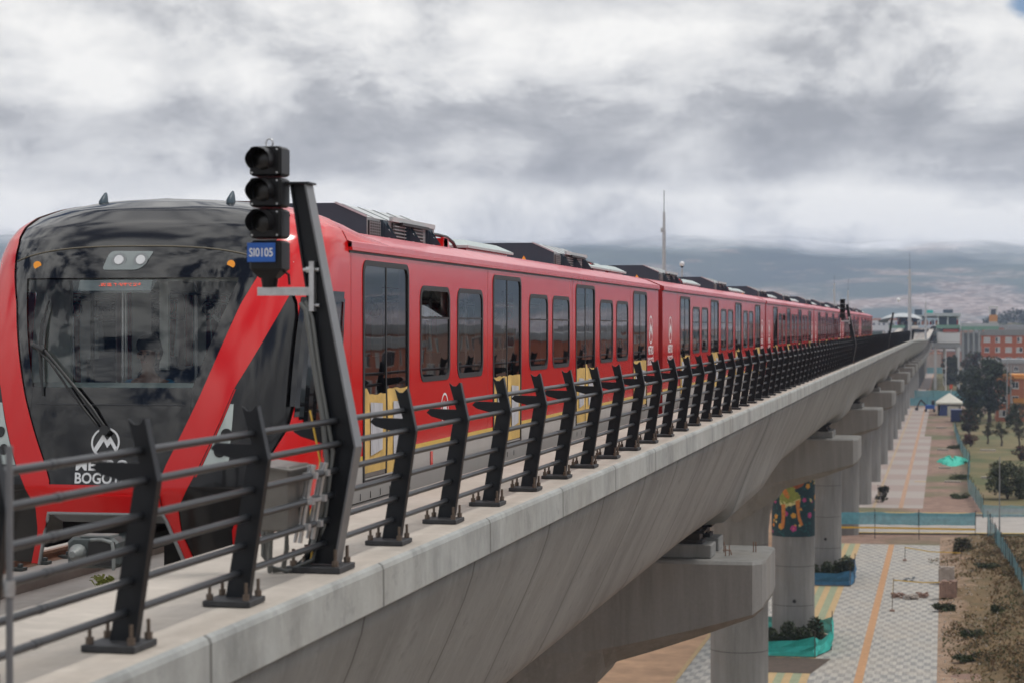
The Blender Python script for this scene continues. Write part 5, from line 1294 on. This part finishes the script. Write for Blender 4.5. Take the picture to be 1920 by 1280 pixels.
def bush(name, x, y, w, d, h, mats, n, s0, s1, label, cat, seed, group=None, z=G):
    rg = random.Random(seed); t = thing(name, (x, y, z), label, cat, group)
    b = MB()
    for k in range(7 if name != 'low_plant' else 3):
        a = rg.random()*6.28; b.tube([(x, y, z-.05), (x+math.cos(a)*w*.2, y+math.sin(a)*d*.2, z+h*.5), (x+math.cos(a)*w*.35, y+math.sin(a)*d*.35, z+h*.8)], [.06, .04, .02], bark, 5)
    b.build('stem', t, (x, y, z)); b = MB()
    for k in range(16):
        cx, cy, cz = x+rg.uniform(-.36, .36)*w, y+rg.uniform(-.3, .3)*d, z+h*(rg.uniform(.14, .76) if name != 'low_plant' else rg.uniform(.05, .45)); r = rg.uniform(.12, .26)
        leaves(b, (cx, cy, cz), (w*r, d*r, h*r), n//16, mats, s0, s1, rg, hollow=.25)
    b.build('foliage', t, (x, y, z)); return t
def tree(x, y, w, h, trunk, mats, n, s0, s1, label, seed, group='trees beyond the plaza', clumps=16, cyl=1.0):
    clumps = int(clumps*2.2)
    rg = random.Random(seed); t = thing('tree', (x, y, G), label, 'tree', group); b = MB()
    b.tube([(x, y, G-.1), (x+.1, y, G+trunk*.6), (x-.05, y+.1, G+trunk*1.2), (x, y, G+h*.8)], [w*.035+.08, w*.028+.06, w*.02+.04, .03], bark, 8)
    cl = []
    for k in range(clumps):
        a = rg.random()*6.28; zr = rg.uniform(trunk+h*.06, h*.93); f = 1-abs((zr-trunk)/(h-trunk)-.42)**1.6*1.5*cyl; rr = w*.36*max(.25, f)*rg.uniform(.3, 1)
        c = (x+math.cos(a)*rr, y+math.sin(a)*rr, G+zr); cl.append(c)
        if k % 2 == 0: b.tube([(x, y, G+max(trunk*.7, zr-h*.22)), ((x+c[0])/2, (y+c[1])/2, G+zr-h*.08), c], [.07, .05, .02], bark, 5)
    b.build('trunk', t, (x, y, G)); b = MB()
    for c in cl:
        r = w*rg.uniform(.07, .19); leaves(b, c, (r, r, r*rg.uniform(.6, .95)), n//clumps, mats, s0, s1, rg, hollow=.2)
    b.build('crown', t, (x, y, G)); return t
D = [LF['dark'], LF['dark'], LF['mid']]; O_ = [LF['dark'], LF['mid'], LF['olive']]
tree(8.3, 424, 10.2, 13.0, 2.2, D, 5200, .16, .42, 'large dark tree in front of the brick flats, tallest on the lawn', 21, clumps=26)
tree(5.6, 470, 7.5, 9.5, 1.5, D, 2600, .16, .4, 'dark spreading tree just left of the largest one', 22, clumps=18)
tree(4.0, 378, 4.6, 4.8, .5, [LF['dark'], LF['mid'], LF['rust']], 2600, .1, .26, 'dense round dark tree beside the blue container', 23, clumps=14)
tree(1.5, 648, 6.0, 10.6, 1.0, O_, 2800, .2, .45, 'tall narrow dark tree standing under the station end', 24, clumps=20, cyl=.5)
tree(3.2, 690, 6.5, 9.5, 2.0, O_, 1800, .2, .5, 'bushy tree right of the pole under the station', 25)
tree(8.5, 610, 9, 12, 2.5, [LF['mid'], LF['olive'], LF['rust']], 2400, .25, .5, 'brownish tree left of the tall orange apartment block', 26)
tree(13.2, 455, 6.5, 7.5, 1.5, D, 2000, .16, .36, 'dark tree below the lower orange house', 27)
tree(10.8, 440, 8.5, 10.0, 1.5, D, 3200, .16, .42, 'dark tree just right of the largest tree, behind the grey posts', 61, clumps=18)
tree(5.2, 415, 5.5, 6.5, .6, D, 2600, .14, .34, 'dark bushy tree between the blue container and the largest tree', 62, clumps=16)
tree(12.5, 398, 5.0, 5.0, .6, O_, 1800, .12, .3, 'low dark tree behind the bare sapling at the right edge', 63, clumps=12)
tree(6.0, 540, 9.0, 9.0, 1.0, D, 2400, .2, .5, 'dark tree beyond the blue fences, left of the orange flats', 64, clumps=16)
tree(6.6, 349, 2.7, 3.6, 1.2, [LF['mid'], LF['dead']], 900, .07, .18, 'small thin tree on the lawn, leftmost of three saplings', 28, 'saplings on the lawn', 9)
tree(8.6, 344, 3.2, 3.8, 1.1, [LF['mid'], LF['dead'], LF['olive']], 1000, .07, .18, 'small thin tree on the lawn, middle of three saplings', 29, 'saplings on the lawn', 9)
tree(11.0, 336, 3.0, 4.2, 1.4, [LF['dead'], LF['dark']], 800, .07, .18, 'small bare looking tree, rightmost of three saplings', 30, 'saplings on the lawn', 9)
bush('shrub', 3.9, 341, 2.5, 2.5, 2.3, [LF['red'], LF['red'], LF['dead']], 1500, .06, .16, 'round dark red shrub beside the winding net fence', 'shrub', 31)
bush('shrub', 10.3, 306, 2.8, 2.6, 2.4, [LF['red'], LF['dark']], 1500, .06, .16, 'dark red shrub at the right edge of the lawn', 'shrub', 32)
bush('hedge_shrub', 6.6, 238, 4.6, 5, 4.4, O_, 6000, .07, .2, 'big dense green shrub filling the right edge by the street', 'shrub', 33)
bush('hedge_shrub', 9.6, 243, 5, 5, 3.8, O_, 4200, .07, .2, 'second dense green shrub, right of the biggest one', 'shrub', 34)
bush('low_bush', -6.4, 231.5, 1.6, 1.6, 2.0, D, 900, .06, .15, 'small dark bush at the foot of a far pier', 'shrub', 35)
bush('low_bush', 1.5, 177, 1.9, 2.2, 2.0, [LF['dark'], LF['olive'], LF['dead']], 1600, .05, .14, 'grey green bush on the bank behind the paver pallets', 'shrub', 36)
for i, (x, y, w, h, l) in enumerate(((1.6, 238, 2.2, .9, 'low bright green patch at the foot of the winding net fence, nearest'), (1.8, 268, 2.6, 1.1, 'low green patch beside the fallen end of the net'), (1.4, 335, 2.4, 1.0, 'low green patch beyond the heap of teal net'), (.0, 143, 1.5, .8, 'dark green weed clump at the plaza edge'), (1.6, 128, 1.4, .6, 'green weed clump low on the bank, left'), (1.2, 121, 1.6, .7, 'green weed clump nearest the bottom edge'), (3.3, 141, .8, .8, 'small pointed green weed in the middle of the bank'), (2.9, 163, 2.2, .6, 'dark flat weed clump high on the bank'))):
    bush('low_plant', x, y, w, 3 if h > .85 else 1.2, h, [LF['mid'], LF['light'] if i < 3 else LF['olive'], LF['mid']], 1300, .04, .12, l, 'plant', 40+i, z=bankz(x, y) if y < 190 else G)
b = MB()
for i in range(26):
    rg = random.Random(200+i); x = rg.uniform(2.0, 9.5); y = rg.uniform(106, 186)
    for k in range(7):
        cx, cy = x+rg.gauss(0, 1.0), y+rg.gauss(0, 2.2); leaves(b, (cx, cy, bankz(cx, cy)+.12), (rg.uniform(.4, 1.0), rg.uniform(.6, 1.8), rg.uniform(.15, .4)), 90, [LF['dead'], LF['straw'], LF['olive'], LF['straw']], .04, .13, rg)
struct(b.build('scrub'), 'stuff')
# teal net heap
t = MB(); rg = random.Random(8); rings = []
for k, f in enumerate((1, .86, .66, .42, .15)):
    rings.append([(1.0+2.1*f*math.cos(a)*(1+.16*math.sin(3*a+k)+rg.uniform(-.14, .14)), 300+6.5*f*math.sin(a+.3*math.cos(a))*(1+.2*math.cos(4*a)), G+.02+(1-f)**.7*.75*(1+.35*math.sin(2.3*a+1))+(rg.uniform(-.10, .16) if k else 0)) for a in [2*math.pi*j/36 for j in range(36)]])
t.loft(rings, mat('teal_heap', (.05, .50, .38), .8, var=.25, vscale=1.5, bump=.6, bscale=3), caps=True); tag(t.build('net_heap', None, (1, 303, G)), 'crumpled heap of bright teal net lying on the soil strip', 'net')
# kerb slabs
for i, (x, y, w) in enumerate(((.9, 262, 1.9), (.0, 288, 1.6), (-.3, 330, 1.7), (-.6, 402, 2.0), (5.2, 270, 1.7), (6.3, 330, 2.3))):
    c = MB(); c.box(x-w/2, x+w/2, y-.25, y+.25, G+.0, G+.24, M['white'] if 0 else M['deck'], .02)
    lab = ('nearest on the soil strip', 'second on the soil strip, before the teal heap', 'third on the soil strip, past the teal heap', 'farthest on the soil strip', 'on the lawn near the big shrub', 'in the middle of the lawn')[i]
    tag(c.build('concrete_slab', None, (x, y, G)), 'pale concrete slab lying '+lab, 'slab', 'concrete slabs left on the ground')
# paver pallets and loose piles
bk = mat('red_brown_pavers', (.27, .17, .13), .9, var=.3, vscale=3); bg_ = mat('grey_pavers', (.36, .31, .27), .9, var=.3, vscale=3); wood = mat('pallet_wood', (.32, .22, .13), .9, var=.25)
def pallet(x, y, nx_, nz_, m, label, lay=None, d=1.1):
    t = thing('paver_pallet', (x, y, G), label, 'paver stack', 'stacks of paving blocks beside the plaza')
    b = MB(); rg = random.Random(int(x*50+y)); w = 1.15
    z = G+.02 if x < -.3 else bankz(x, y)
    for k in range(3): b.box(x-w/2+k*w/2-.05*k, x-w/2+k*w/2+.1-.05*k, y-d/2, y+d/2, z, z+.1, wood)
    b.box(x-w/2, x+w/2, y-d/2, y+d/2, z+.101, z+.13, wood); b.build('pallet', t, (x, y, G)); b = MB()
    for k in range(nz_):
        for i in range(nx_):
            for j in range(3):
                if k == nz_-1 and rg.random() < .35: continue
                a = x-w/2+i*w/nx_; b.box(a+.006, a+w/nx_-.006, y-d/2+j*d/3+.005, y-d/2+(j+1)*d/3-.005, z+.133+k*.12, z+.133+k*.12+.115, m)
    b.build('paving_blocks', t, (x, y, G)); return t
pallet(.12, 158.5, 7, 8, bg_, 'grey stack of paving blocks on a pallet, farther of two at the plaza edge')
pallet(.22, 149.5, 7, 9, bk, 'red brown stack of paving blocks, nearer of two at the plaza edge')
def pile(x, y, n, m, label, seed):
    rg = random.Random(seed); b = MB()
    for k in range(n):
        a, c = x+rg.uniform(-.38, .38), y+rg.uniform(-.6, .6); z = G+.02+.08*(k*3//n); b.bar((a-.1, c, z+.05), (a+.1, c+rg.uniform(-.05, .05), z+.05+rg.uniform(0, .02)), .2, .09, m)
    tag(b.build('paver_pile', None, (x, y, G)), label, 'paver pile', 'loose piles of paving blocks on the plaza')
pile(-3.1, 150, 26, bk, 'loose pile of brown paving blocks on the plaza, leftmost', 1); pile(-2.2, 149.4, 44, bg_, 'larger loose pile of grey and brown blocks in the middle of the plaza', 2)
pile(-1.5, 150.6, 24, bk, 'loose pile of brown blocks, rightmost on the plaza', 3); pile(-2.55, 160, 9, M['hvac_side'], 'small dark heap of blocks behind the loose piles', 4)
tp = thing('barrier_tape', (-3.4, 150, G), 'yellow barrier tape strung on low stakes around the loose block piles', 'barrier tape')
sp_ = [(-3.35, 142.5), (-3.5, 151.5), (-3.1, 173.5), (1.2, 170), (.8, 151)]
for x, y in sp_:
    b = MB(); b.tube([(x, y, G), (x+.03, y, G+1.15)], .028, bark, 6); b.box(x-.16, x+.16, y-.16, y+.16, G+.02, G+.14, bk, .01); b.build('stake', tp, (x, y, G))
b = MB(); pp = [(-3.5, 151.5, G+.85), (.8, 151, G+.95)]
for p, q_ in (((-3.32, 142.5, G+1.05), (-3.5, 151.5, G+1.05)), ((-3.5, 151.5, G+1.02), (-1.5, 151.2, G+.93)), ((-1.5, 151.2, G+.93), (.8, 151, G+1.02)), ((-3.1, 173.5, G+1.08), (-1, 171.8, G+.95)), ((-1, 171.8, G+.95), (1.2, 170, G+1.1))): b.bar(p, q_, .012, .07, M['yellow'])
b.build('tape', tp, (-3, 150, G))
# tent, container, machines
t = thing('tent', (.8, 462, G), 'white gabled tent with a blue front on the soil strip', 'tent'); b = MB(); wt = mat('tent_canvas', (.62, .60, .52), .8, var=.12)
x0, x1, y0, y1 = -1.6, 3.3, 459, 468; zr = G+4.6; ze = G+2.7
cx_ = (x0+x1)/2
b.add([(x0-.3, y0-.3, ze), (x1+.3, y0-.3, ze), (x1+.3, y1+.3, ze), (x0-.3, y1+.3, ze), (cx_, y0+2.6, zr), (cx_, y1-2.6, zr)], [(0, 1, 4), (1, 2, 5, 4), (2, 3, 5), (3, 0, 4, 5), (3, 2, 1, 0)], wt)
b.loft([[(x0-.32, y0-.32, z), (x1+.32, y0-.32, z), (x1+.32, y1+.32, z), (x0-.32, y1+.32, z)] for z in (ze-.35, ze+.02)], wt); b.build('roof', t, (.8, 462, ze))
b = MB(); b.box(x0, x0+.12, y0, y1, G, ze, wt); b.box(x1-.12, x1, y0, y1, G, ze, wt); b.box(x0+.12, x1-.12, y1-.12, y1, G, ze, wt); b.build('side_wall', t, (.8, 462, G))
b = MB(); bt = mat('tent_blue', (.05, .075, .22), .8, var=.15); b.add([(x0+.3, y0+.2, G), (.9, y0+.2, G), (.9, y0+.2, ze-.1), (x0+.8, y0+.2, ze-.1)], [(0, 1, 2, 3)], bt); b.box(.5, 2.9, y0-.1, y0+.1, G, G+2.0, wt); b.build('front_flap', t, (.8, 459, G))
t = thing('container', (2.1, 430, G), 'small dark blue container in front of the tent', 'container'); b = MB(); bc = mat('container_blue', (.02, .035, .14), .5, var=.15)
b.box(1.1, 3.2, 428, 433, G+.1, G+2.3, bc, .04)
for k in range(9): b.box(1.15+k*.23, 1.22+k*.23, 427.95, 428.0, G+.2, G+2.2, bc)
b.build('body', t, (2, 430, G)); b = MB(); b.box(1.05, 3.25, 427.9, 433.1, G+2.302, G+2.4, bc); b.build('roof', t, (2, 430, G))
t = thing('excavator', (-3.2, 480, G), 'dark small digger with its arm down near the far piers', 'excavator'); b = MB()
for s_ in (-1, 1): b.box(-3.2+s_*.9-.25, -3.2+s_*.9+.25, 479, 482.4, G, G+.6, M['black'], .08)
b.build('track', t, (-3.2, 480, G)); b = MB(); b.box(-4.2, -2.2, 479.3, 482, G+.62, G+1.5, M['blue'], .08); b.box(-2.9, -2.2, 479.3, 480.6, G+1.502, G+2.5, M['black'], .06); b.build('cab', t, (-3.2, 480, G))
b = MB(); b.bar((-3.9, 480, G+1.3), (-5.2, 479.5, G+2.6), .25, .3, M['black']); b.bar((-5.2, 479.5, G+2.6), (-6, 479, G+.9), .2, .25, M['black']); b.box(-6.4, -5.7, 478.7, 479.4, G+.3, G+.9, M['black'], .05); b.build('arm', t, (-5, 480, G+2))
cols = [(.3, .04, .03), (.04, .04, .05), (.32, .08, .05)]
for i, (x, y) in enumerate(((-7, 542), (-4.6, 544), (-1.8, 540))):
    t = thing('motorcycle', (x, y, G), ('red', 'black', 'dark red')[i]+' parked motorcycle between the two blue net fences', 'motorcycle', 'motorcycles between the blue fences'); b = MB()
    for dx in (-.65, .65): b.tube([(x+dx+.3*math.cos(a), y, G+.32+.3*math.sin(a)) for a in [2*math.pi*k/12 for k in range(13)]], .06, M['black'], 5, caps=False)
    b.build('wheel', t, (x, y, G+.3)); b = MB(); mc = mat('bike_paint', cols[i], .4); b.loft([[(x-.6, y+a*.12, G+.7+c*.1) for a, c in ((-1, -1), (1, -1), (1, 1), (-1, 1))], [(x, y+a*.18, G+.75+c*.2) for a, c in ((-1, -1), (1, -1), (1, 1), (-1, 1))], [(x+.5, y+a*.1, G+.8+c*.16) for a, c in ((-1, -1), (1, -1), (1, 1), (-1, 1))]], mc, caps=True); b.tube([(x+.65, y, G+.32), (x+.45, y, G+1.05), (x+.4, y-.3, G+1.1)], .03, M['black'], 5); b.build('frame', t, (x, y, G+.7))
# poles
def upole(x, y, h, label, top=None, name='street_lamp', arm=1.2, m=None, r=.1):
    t = thing(name, (x, y, G), label, 'lamp post' if name == 'street_lamp' else 'pole'); b = MB(); b.tube([(x, y, G), (x, y, G+h)], [r, r*.6], m or M['hvac_side'], 8); b.build('pole', t, (x, y, G))
    if name == 'street_lamp': b = MB(); b.tube([(x, y, G+h-.2), (x-arm, y, G+h+.1)], .04, M['galv'], 6); b.box(x-arm-.5, x-arm, y-.12, y+.12, G+h+.03, G+h+.15, M['hvac_side'], .02); b.build('lamp_head', t, (x, y, G+h))
    return t
upole(4.75, 196, 7.0, 'slim dark pole with a pale foot in front of the big green shrub', name='utility_pole', r=.07)
upole(11.2, 408, 12.5, 'grey post in front of the lower orange house, left of a close pair', name='utility_pole', r=.16)
upole(11.9, 409, 11.5, 'grey post in front of the lower orange house, right of a close pair', name='utility_pole', r=.16)
upole(.2, 640, 12, 'white post standing against the dark tree below the station', name='utility_pole', m=M['white'], r=.18)
b = MB(); b.tube([(1.55, 566, G), (1.55, 566, G+3.5)], .06, M['white'], 6); b.box(1.2, 1.9, 565.9, 566.0, G+2.6, G+3.7, mat('orange_sign', (.7, .1, .03), .5)); 
t = thing('road_sign', (1.55, 566, G), 'small red orange sign on a white post behind the tent', 'sign'); b.build('sign_board', t, (1.55, 566, G))

# ------------------------------------------------------------------ buildings
brickm = {}
def brick(c, name):
    if name not in brickm:
        m = mat(name, c, .88); q = NB(m); n = q.noise(.6, detail=6); br = q.n('ShaderNodeTexBrick'); br.inputs['Scale'].default_value = 4; mp = q.n('ShaderNodeMapping'); mp.inputs['Rotation'].default_value = (R(90), 0, 0)
        q.l(q.tc.outputs['Object'], mp.inputs[0]); q.l(mp.outputs[0], br.inputs[0]); br.inputs['Color1'].default_value = (*c, 1); br.inputs['Color2'].default_value = (*[x*.8 for x in c], 1); br.inputs['Mortar'].default_value = (*[min(1, x*.9+.08) for x in c], 1)
        q.l(q.mix(q.mth('MULTIPLY', n, .3), br.outputs[0], tuple(x*.55 for x in c)), q.b.inputs['Base Color']); brickm[name] = m
    return brickm[name]
wg = mat('window_glass_dark', (.03, .035, .045), .08, spec=.8); wf = mat('white_window_frame', (.62, .62, .6), .5); cur = mat('curtain', (.45, .44, .42), .8, var=.2, vscale=.5)
def block(x0, x1, y0, y1, z1, m, label, floors, cols, sides=('S',), roofm=None, name='apartment_building', cat='building', parapet=.6, win=(1.5, 1.5), seed=0, group=None, stripe=None):
    rg = random.Random(seed); t = thing(name, ((x0+x1)/2, (y0+y1)/2, G), label, cat, group); o = ((x0+x1)/2, (y0+y1)/2, G)
    b = MB(); b.box(x0, x1, y0, y1, G, z1, m); b.build('wall', t, o)
    b = MB(); rm = roofm or cm[3]; b.box(x0-.25, x1+.25, y0-.25, y1+.25, z1+.002, z1+parapet, rm); b.box(x0+1.0, x1-1.0, y0+1, y1-1, z1+parapet+.002, z1+parapet+.5, rm); b.build('roof', t, o)
    H = z1-G; fh = H/floors; proto = None
    for s_ in sides:
        nc = cols[s_]
        for f in range(floors):
            for c in range(nc):
                z = G+f*fh+fh*.35; w, h = win; w *= rg.choice((1, 1, .75)) if seed % 2 else 1
                b = MB()
                if s_ == 'S':
                    cx = x0+(x1-x0)*(c+.5)/nc; b.box(cx-w/2, cx+w/2, y0-.04, y0-.0, z, z+h, wf); b.box(cx-w/2+.1, cx-.04, y0-.06, y0-.04, z+.1, z+h-.1, rg.choice((wg, wg, cur))); b.box(cx+.04, cx+w/2-.1, y0-.06, y0-.04, z+.1, z+h-.1, rg.choice((wg, wg, cur))); b.box(cx-w/2-.1, cx+w/2+.1, y0-.12, y0-.0, z-.12, z-.002, wf); oo = (cx, y0, z)
                else:
                    cy = y0+(y1-y0)*(c+.5)/nc; b.box(x0-.04, x0, cy-w/2, cy+w/2, z, z+h, wf); b.box(x0-.06, x0-.04, cy-w/2+.1, cy-.04, z+.1, z+h-.1, rg.choice((wg, wg, cur))); b.box(x0-.06, x0-.04, cy+.04, cy+w/2-.1, z+.1, z+h-.1, rg.choice((wg, wg, cur))); oo = (x0, cy, z)
                b.build('window', t, oo)
    return t
BR = brick((.46, .115, .04), 'orange_brick'); BR2 = brick((.42, .15, .07), 'brown_brick'); GR = mat('grey_block_wall', (.27, .22, .20), .9, var=.2); OC = mat('ochre_wall', (.55, .24, .05), .85, var=.12)
ab = block(9.7, 24, 600, 616, -2.5, BR, 'tall orange brick apartment block with a pale top edge at the right edge', 6, {'S': 5, 'W': 3}, ('S', 'W'), roofm=M['pier'], seed=3, win=(1.7, 1.35), parapet=1.1)
block(9.0, 22, 575, 590, -9.5, GR, 'low grey unfinished building in front of the tall orange block', 3, {'S': 5}, seed=4, win=(1.1, 1.2))
block(9.8, 22, 433, 446, -10.2, brick((.48, .16, .07), 'salmon_brick'), 'lower orange house with a blue window nearest the lawn', 3, {'S': 5, 'W': 2}, ('S', 'W'), roofm=OC, seed=6, win=(1.3, 1.3), parapet=.35)
b = MB(); b.box(13.0, 15.2, 432.85, 432.99, G+3.1, G+4.6, OC); tb = b; ho = [o for o in bpy.data.objects if o.get('label', '').startswith('lower orange house')][0]; tb.build('ochre_panel', ho, (14, 433, G+3))
block(19, 40, 700, 720, -1.0, BR2, 'brown brick block behind the tall orange one', 6, {'S': 7}, seed=8)
block(14, 34, 830, 850, -.6, BR, 'far red brick block to the right of the footbridge', 5, {'S': 7}, seed=9)
block(38, 70, 900, 915, 1.2, brick((.40, .2, .13), 'pinkish_brick'), 'far pinkish block on the skyline at the right edge', 6, {'S': 9}, seed=10)
block(12, 17, 1000, 1012, -3, cm[1], 'small pale house right of the station', 3, {'S': 3}, seed=11)
tw = thing('water_tower', (19.2, 900, G), 'orange and white square tower above the roofs', 'tower'); b = MB(); b.box(17.6, 20.8, 898, 902, G, 2.0, cm[1]); b.box(17.6, 20.8, 898, 902, 2.002, 4.6, OC); b.build('shaft', tw, (19, 900, G))
b = MB(); [b.box(x, x+.5, 898, 898.5, 4.602, 7.4, wf) for x in (17.6, 20.3)]; [b.box(x, x+.5, 901.5, 902, 4.602, 7.4, wf) for x in (17.6, 20.3)]; b.box(18.2, 20.2, 898.6, 901.4, 4.602, 7.0, wg); b.box(17.3, 21.1, 897.7, 902.3, 7.402, 8.0, wf); b.build('lantern', tw, (19, 900, 5))
for i, (x, y, w, z1) in enumerate(((-39, 1180, 16, 4.2), (-54, 1185, 12, 3.0))):
    block(x, x+w, y, y+12, z1-1, M['white'] if 0 else mat('white_render', (.6, .6, .58), .8, var=.1), ('white house with an orange roof left of the station', 'long low white house farther left of the station')[i], 5, {'S': 6}, seed=20+i, roofm=cm[2], win=(1.5, 1.6), name='house')
# blocks seen only as reflections in the train's side
for i, (x, y, w, d, z1, m) in enumerate(((46, 60, 14, 46, -1.6, BR), (50, 118, 14, 50, -.6, BR2), (44, 180, 14, 44, -2.2, BR), (47, 236, 14, 50, -.9, brick((.40, .2, .13), 'pinkish_brick')), (40, 300, 14, 50, -2.0, BR), (42, 365, 14, 40, -1.0, BR2))):
    block(x, x+w, y, y+d, z1, m, 'orange brick apartment row beyond the lawn, number of six outside the frame' if 0 else ('brick apartment row reflected in the windows of the '+('cab car front', 'first car', 'first car rear', 'second car', 'third car', 'farther cars')[i]), 6, {'W': 10}, ('W',), seed=31+2*i, win=(2.4, 1.5))
# wooded knoll on the skyline
b = MB(); rg = random.Random(9)
for _ in range(150):
    x = rg.uniform(24, 120); u = (x-24)/96; y = 1500+rg.uniform(-30, 30); top = (lerp([(0, 5.0), (.12, 9), (.25, 13), (.5, 11.5), (1, 9)], u))
    zc_ = rg.uniform(-6, top-3); leaves(b, (x, y, zc_), (4.5, 4.5, 4), 60, [LF['dark'], LF['dark'], LF['mid']], .7, 1.5, rg)
struct(b.build('far_wood'), 'stuff')
b = MB(); b.loft([[(20, 1470, G), (130, 1470, G), (130, 1560, G), (20, 1560, G)], [(32, 1490, 2), (120, 1490, 4), (120, 1540, 4), (32, 1540, 2)]], lawn, caps=True); struct(b.build('knoll'))

# ------------------------------------------------------------------ station
stn = thing('station', (-5.5, 690, G), 'elevated metro station with flat canopy and arched white roof at the end of the viaduct', 'station')
sg = mat('station_grey', (.40, .42, .42), .6, var=.12); sw = mat('station_white', (.66, .67, .66), .5, var=.08); sgn = mat('station_green', (.16, .30, .22), .6)
def sb(name, bx, m): 
    for q_ in bx: b = MB(); b.box(*q_, m); b.build(name, stn, (q_[0], q_[2], q_[4]))
sb('canopy', [(-6.2, 4.6, 655, 800, 3.0, 3.9), (-16.5, -6.4, 690, 800, 3.0, 3.5)], sg)
b = MB(); rings = []
for y in (672, 686, 700, 790): 
    f = {672: .55, 686: .9, 700: 1, 790: 1}[y]; rings.append([(-13.2+5.2*math.cos(a)*1.35, y, 1.2+3.0*f*math.sin(a)) for a in [math.pi*k/14 for k in range(15)]])
b.loft(rings, sg, closed=False, smooth=True); b.build('arched_roof', stn, (-13, 700, 3))
sb('platform', [(-2.6, 4.4, 650, 800, -.6, .4), (-16.8, -12, 668, 800, -.6, .3)], sgn)
sb('platform_wall', [(-2.2, 4.3, 650.3, 655, -4.8, -1.75), (-2.4, 4.4, 655, 800, -5.2, -.61)], sw)
sb('beam', [(-4.4, 4.3, 651, 656, -6.1, -4.81), (-4.6, 4.4, 656, 800, -6.4, -5.21)], sg)
sb('red_panel', [(-.6, 3.8, 650.05, 650.29, -1.72, -.9)], mat('station_red', (.35, .07, .04), .6)); sb('dark_gap', [(-.8, 4.0, 650.5, 652, -1.7, -.61)], M['black'])
sb('column', [(3.6, 4.3, 651, 652, G, -6.11), (3.2, 3.9, 700, 701, G, -6.41), (-3.2, -2.4, 652, 653, G, -6.11), (-.6, .1, 690, 691, G, -6.41)]+[(x, x+.35, y, y+.35, .41, 2.99) for x in (-2.2, .6, 3.9) for y in (656, 680, 710, 740)]+[(-14.5, -14.1, 690, 690.4, .31, 2.9), (-16.2, -15.8, 672, 672.4, .31, 2.0)], sw)
sb('stairwell', [(-1.8, 3.4, 658, 664, .41, 2.6), (-15, -8, 705, 706, .31, 2.7)], M['hvac'])
rg = random.Random(12); b = MB()
for _ in range(46):
    x = rg.uniform(-15, 4); y = rg.uniform(656, 700); h = rg.uniform(.6, 1.7); b.box(x, x+rg.uniform(.2, .7), y, y+.3, .42, .42+h, rg.choice([M['white'], M['darkmetal'], OC, M['blue'], BR2, M['red'], sg]))
struct(b.build('platform_clutter', stn, (-5.5, 690, 0)), 'stuff')
b = MB(); b.box(-7, 7, 1200, 1201, G, G+3.4, M['blue']); b.box(-7, 7, 1202, 1204, G, G+8, M['hvac']); tag(b.build('hoarding', None, (0, 1200, G)), 'dark blue hoarding far under the station', 'hoarding')
sb('rooftop_unit', [(-.6, 2.4, 690, 694, 3.91, 5.2), (-9.5, -7.2, 700, 704, 3.6, 5.4)], M['hvac']); sb('green_tarp', [(-6.0, -3.6, 670, 674, 3.91, 4.9)], M['teal'])
fb = thing('footbridge', (9, 660, -1), 'green edged footbridge on grey columns leaving the station to the right', 'footbridge')
b = MB(); b.box(4.6, 15.5, 650, 654, -1.1, .0, sgn); b.box(4.6, 15.5, 650.3, 653.7, .002, .9, sg); b.build('deck', fb, (9, 652, 0))
for k in range(7):
    b = MB(); x = 5.2+k*1.55; b.box(x-.2, x+.2, 651, 651.5, G, -1.102, sg); b.build('column', fb, (x, 651, G))
b = MB(); b.box(4.8, 14.8, 655, 656, G+4, -2, M['hvac_side']); b.build('screen_wall', fb, (9, 655, -5))
# ------------------------------------------------------------------ haze
b = MB(); hz = bpy.data.materials.new('haze'); hz.use_nodes = True; t_ = hz.node_tree; t_.nodes.clear()
pv = t_.nodes.new('ShaderNodeVolumePrincipled'); pv.inputs['Color'].default_value = (.54, .67, .93, 1); pv.inputs['Density'].default_value = .00017; pv.inputs['Anisotropy'].default_value = .1
oo = t_.nodes.new('ShaderNodeOutputMaterial'); t_.links.new(pv.outputs[0], oo.inputs['Volume'])
b.box(-3300, 3300, -2100, 4400, G-1, 165, hz); struct(b.build('haze'), 'stuff')
